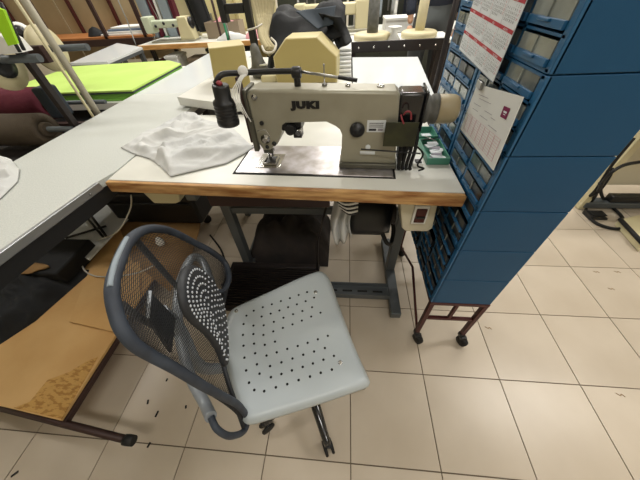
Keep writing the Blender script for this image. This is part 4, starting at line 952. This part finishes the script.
# tan crate and cloths on wooden-edge table
cr=thing('tan_crate',(-1.38,3.6,.78),'brown cardboard crate with pink cloth on the wooden-edged table','crate')
b=B(); z0,z1=.7805,.92
b.box(-1.55,-1.17,3.5,3.51,z0,z1,'tan_box').box(-1.55,-1.17,3.69,3.70,z0,z1,'tan_box').box(-1.55,-1.54,3.51,3.69,z0,z1,'tan_box').box(-1.18,-1.17,3.51,3.69,z0,z1,'tan_box').box(-1.54,-1.18,3.51,3.69,z0,z0+.01,'tan_box'); b.build('crate_body',cr)
b=B(); b.radial([(-1.37+.14*math.cos(a),3.6+.07*math.sin(a)) for a in [i*math.pi/10 for i in range(20)]],lambda x,y,t:.90+.05*(1-t*t)+.01*math.sin(40*x),6,'pink_cloth',.09); tag(b.build('pink_cloth'),'pale pink cloth bundled in the brown crate','cloth')
def lump(name,x,y,z,rx,ry,h,m_,label,cat='cloth'):
    b=B(); b.radial([(x+rx*math.cos(a)*(1+.15*math.sin(3*a+x*9)),y+ry*math.sin(a)) for a in [i*math.pi/12 for i in range(24)]],lambda X,Y,t:z+.003+h*(1-t*t)*(.75+.5*abs(noise.noise(Vector((X*14,Y*14,z))))),8,m_,.002); return tag(b.build(name),label,cat)
lump('white_cloth',-1.25,3.40,.781,.19,.06,.07,'cloth_white','white cloth heap in front of the brown crate')
lump('pink_white_cloth',-.98,3.42,.781,.11,.08,.09,'pink_cloth','pinkish cloth heap at the right end of the wooden-edged table')
# green strap, dark pole, yellow casings
b=B(); q=oy(226,38,3.15); b.tube(spline([(q.x+.02,3.2,1.5),(q.x-.005,3.2,1.15),(q.x,3.2,.80)],5),.012,'strap_green',8).tube(spline([(q.x+.04,3.22,1.5),(q.x+.02,3.22,1.15),(q.x+.01,3.22,.80)],5),.007,'alu',7); tag(b.build('green_hose'),'green hose hanging down above the small cream housing','hose')
b=B(); q=oz(222,40,.78); b.tube([(q.x,q.y,0),(q.x,q.y,1.6)],.012,'brown_steel',8); tag(b.build('dark_pole'),'thin dark pole standing behind the small cream housing','pole')
yc=thing('yellow_casing',(-1.3,4.4,0),'tall yellow cabinet in the back behind the brown crate','cabinet')
B().box(-2.0,-1.45,4.3,4.7,0,1.35,'yellow_case',.01).build('case',yc); B().box(-1.73,-1.71,4.292,4.3,.1,1.3,'tan_box').build('door_gap',yc)
B().box(-1.78,-1.765,4.28,4.3,.8,.95,'steel',.002).build('handle',yc)
yb=thing('yellow_casing',(-.7,2.6,0),'yellow machine housing behind the black thread bracket','housing')
B().box(-1.35,-.92,4.1,4.4,.0,1.3,'yellow_case',.015).build('case',yb); B().box(-1.30,-.97,4.092,4.1,.2,.8,'cream_face',.003).build('panel',yb)
# shelf and board panels at the back left
sh=thing('back_shelf',(-3.0,3.9,0),'brown steel shelf unit with beige back panels and an orange wooden shelf','shelf')
yS=3.72; 
B().box(-4.6,-2.34,yS,4.25,.80,.822,'orange_wood',.002).build('shelf_board',sh)
B().box(-4.6,-2.34,yS-.02,yS,.735,.80,'brown_steel',.002).build('front_rail',sh)
for x in (-3.66,-2.93,-2.42): B().box(x-.022,x+.022,yS+.0,yS+.03,0,2.0,'brown_steel',.002).build('post',sh)
for x in (-4.55,-3.62,-3.05,-2.42): B().box(x-.02,x+.02,4.22,4.25,.822,2.0,'maroon_steel',.002).build('rear_post',sh)
for k in range(3): 
    x0=-4.58+k*.75; B().box(x0+.01,x0+.74,4.26,4.28,.5,2.0,'panel_board',.002).build('back_panel',sh)
lb=['lowest','second','third','topmost']
for k in range(4):
    b=B(); b.box(-3.02+.05*k,-2.46-.01*k,3.76+.01*k,4.05,.8225+k*.02,.841+k*.02,'white' if k!=2 else 'blue_grey',.004); tag(b.build('paper_bundle'),'%s bundle in the pile on the orange shelf at back left'%lb[k],'paper')
lump('black_bag',-3.13,3.85,.8225,.10,.09,.10,'cloth_dark','small black bag left of the pile on the orange shelf','bag')
# clutter under the back tables
for k,(x,y,w,d,h,mm,nm,lb_,cat) in enumerate(((-2.12,3.42,.10,.12,.40,'maroon_cloth','red_bundle','red bundle under the wooden-edged table, left end','bundle'),(-1.95,3.40,.07,.12,.46,'paper_warm','cream_basket','cream basket under the wooden-edged table beside the red bundle','basket'),(-1.70,3.45,.10,.1,.42,'tan_box','tan_carton','tan carton under the old sewing machine','carton'),(-1.30,3.5,.25,.15,.5,'black_plastic','black_crate','black crate under the brown crate','crate'),(-1.05,2.9,.12,.12,.5,'dark_steel','dark_cabinet','low dark cabinet behind the pale grey table','cabinet'))):
    if nm=='dark_cabinet': continue
    b=B(); b.box(x-w,x+w,y-d,y+d,0.0005,h+.22,mm,.012); b.box(x-w-.006,x+w+.006,y-d-.006,y+d+.006,h+.19,h+.215,mm,.004); tag(b.build(nm),lb_,cat)
# ================================================================ RIGHT: NEXT WORKSTATION
ws=thing('sewing_stand',(2.0,1.7,0),'cream steel sewing stand with dark foot bar right of the blue cabinets','stand')
wx=1.64
B().box(wx-.02,wx+.02,1.50,1.55,.05,.70,'cream_plastic',.004).build('leg',ws)
B().box(wx+.001,wx+1.1,1.49,1.56,.02,.06,'grey_paint',.004).build('foot_bar',ws)
B().box(wx-.02,wx+.03,1.50,1.95,.0,.05,'cream_plastic',.005).build('foot',ws)
B().box(wx+.9,wx+.96,1.25,1.9,.0,.05,'cream_plastic',.005).build('foot',ws)
B().box(wx+.90,wx+.94,1.50,1.55,.05,.70,'cream_plastic',.004).build('leg',ws)
B().box(wx+.03,wx+.89,1.62,1.64,.12,.70,'beige_box',.004).build('back_panel',ws)
B().box(wx-.1,wx+1.3,1.2,1.95,.70,.74,'laminate',.003).build('tabletop',ws)
B().box(wx-.1,wx+1.3,1.185,1.2,.70,.739,'pine',.002).build('edge_band',ws)
b=B(); q=oz(625,187,.12); b.box(q.x-.12,q.x+.10,1.50,1.55,.0605,.105,'black_plastic',.004); tag(b.build('power_strip'),'black power strip on the foot bar of the cream stand','power strip')
b=B(); q=oz(627,183,.2)
pd=thing('foot_pedal',(1.65,1.4,0),'small black foot pedal on the floor tiles at the right','pedal')
q=oz(596,214,.02); b=B(); b.prism([(q.x-.055,q.y-.04,.0005),(q.x+.055,q.y-.04,.0005),(q.x+.055,q.y-.04,.012),(q.x-.055,q.y-.04,.03)],(0,.075,0),'black_plastic',.003); b.build('pedal_body',pd)
B().box(q.x-.04,q.x+.045,q.y-.03,q.y+.025,.027,.031,'black_rubber',.001,None).build('pedal_pad',pd)
b=B(); b.tube(spline([oz(640,162,.4),oz(622,166,.42),oz(606,178,.35),oz(594,198,.1),oz(586,208,.01),oz(592,220,.01),oz(606,227,.01),oz(621,228,.01),oz(622,217,.012),oz(610,205,.02),oz(602,196,.1),oz(600,183,.3)],7),.009,'black_rubber',8)
b.tube(spline([oy(634,138,1.46),oy(612,165,1.45),oy(597,188,1.45),oy(590,196,1.45),oy(600,190,1.44),oy(610,176,1.44),oy(612,168,1.45)],6),.008,'black_rubber',7)
tag(b.build('black_cable'),'thick black cable coiled around the cream stand leg at the right','cable')
b=B(); e_=[oz(620,219,.05),oz(640,214,.05),oz(655,235,.05),oz(645,246,.05)]; b.prism([Vector((p.x,p.y,.001)) for p in e_],(0,0,.045),'cream_plastic',.004); b.tube([Vector((e_[0].x,e_[0].y,.05)),Vector((e_[3].x,e_[3].y,.05))],.012,'black_rubber',8)
tag(b.build('pedal_base'),'cream foot block with black edge at the right photo border','pedal')
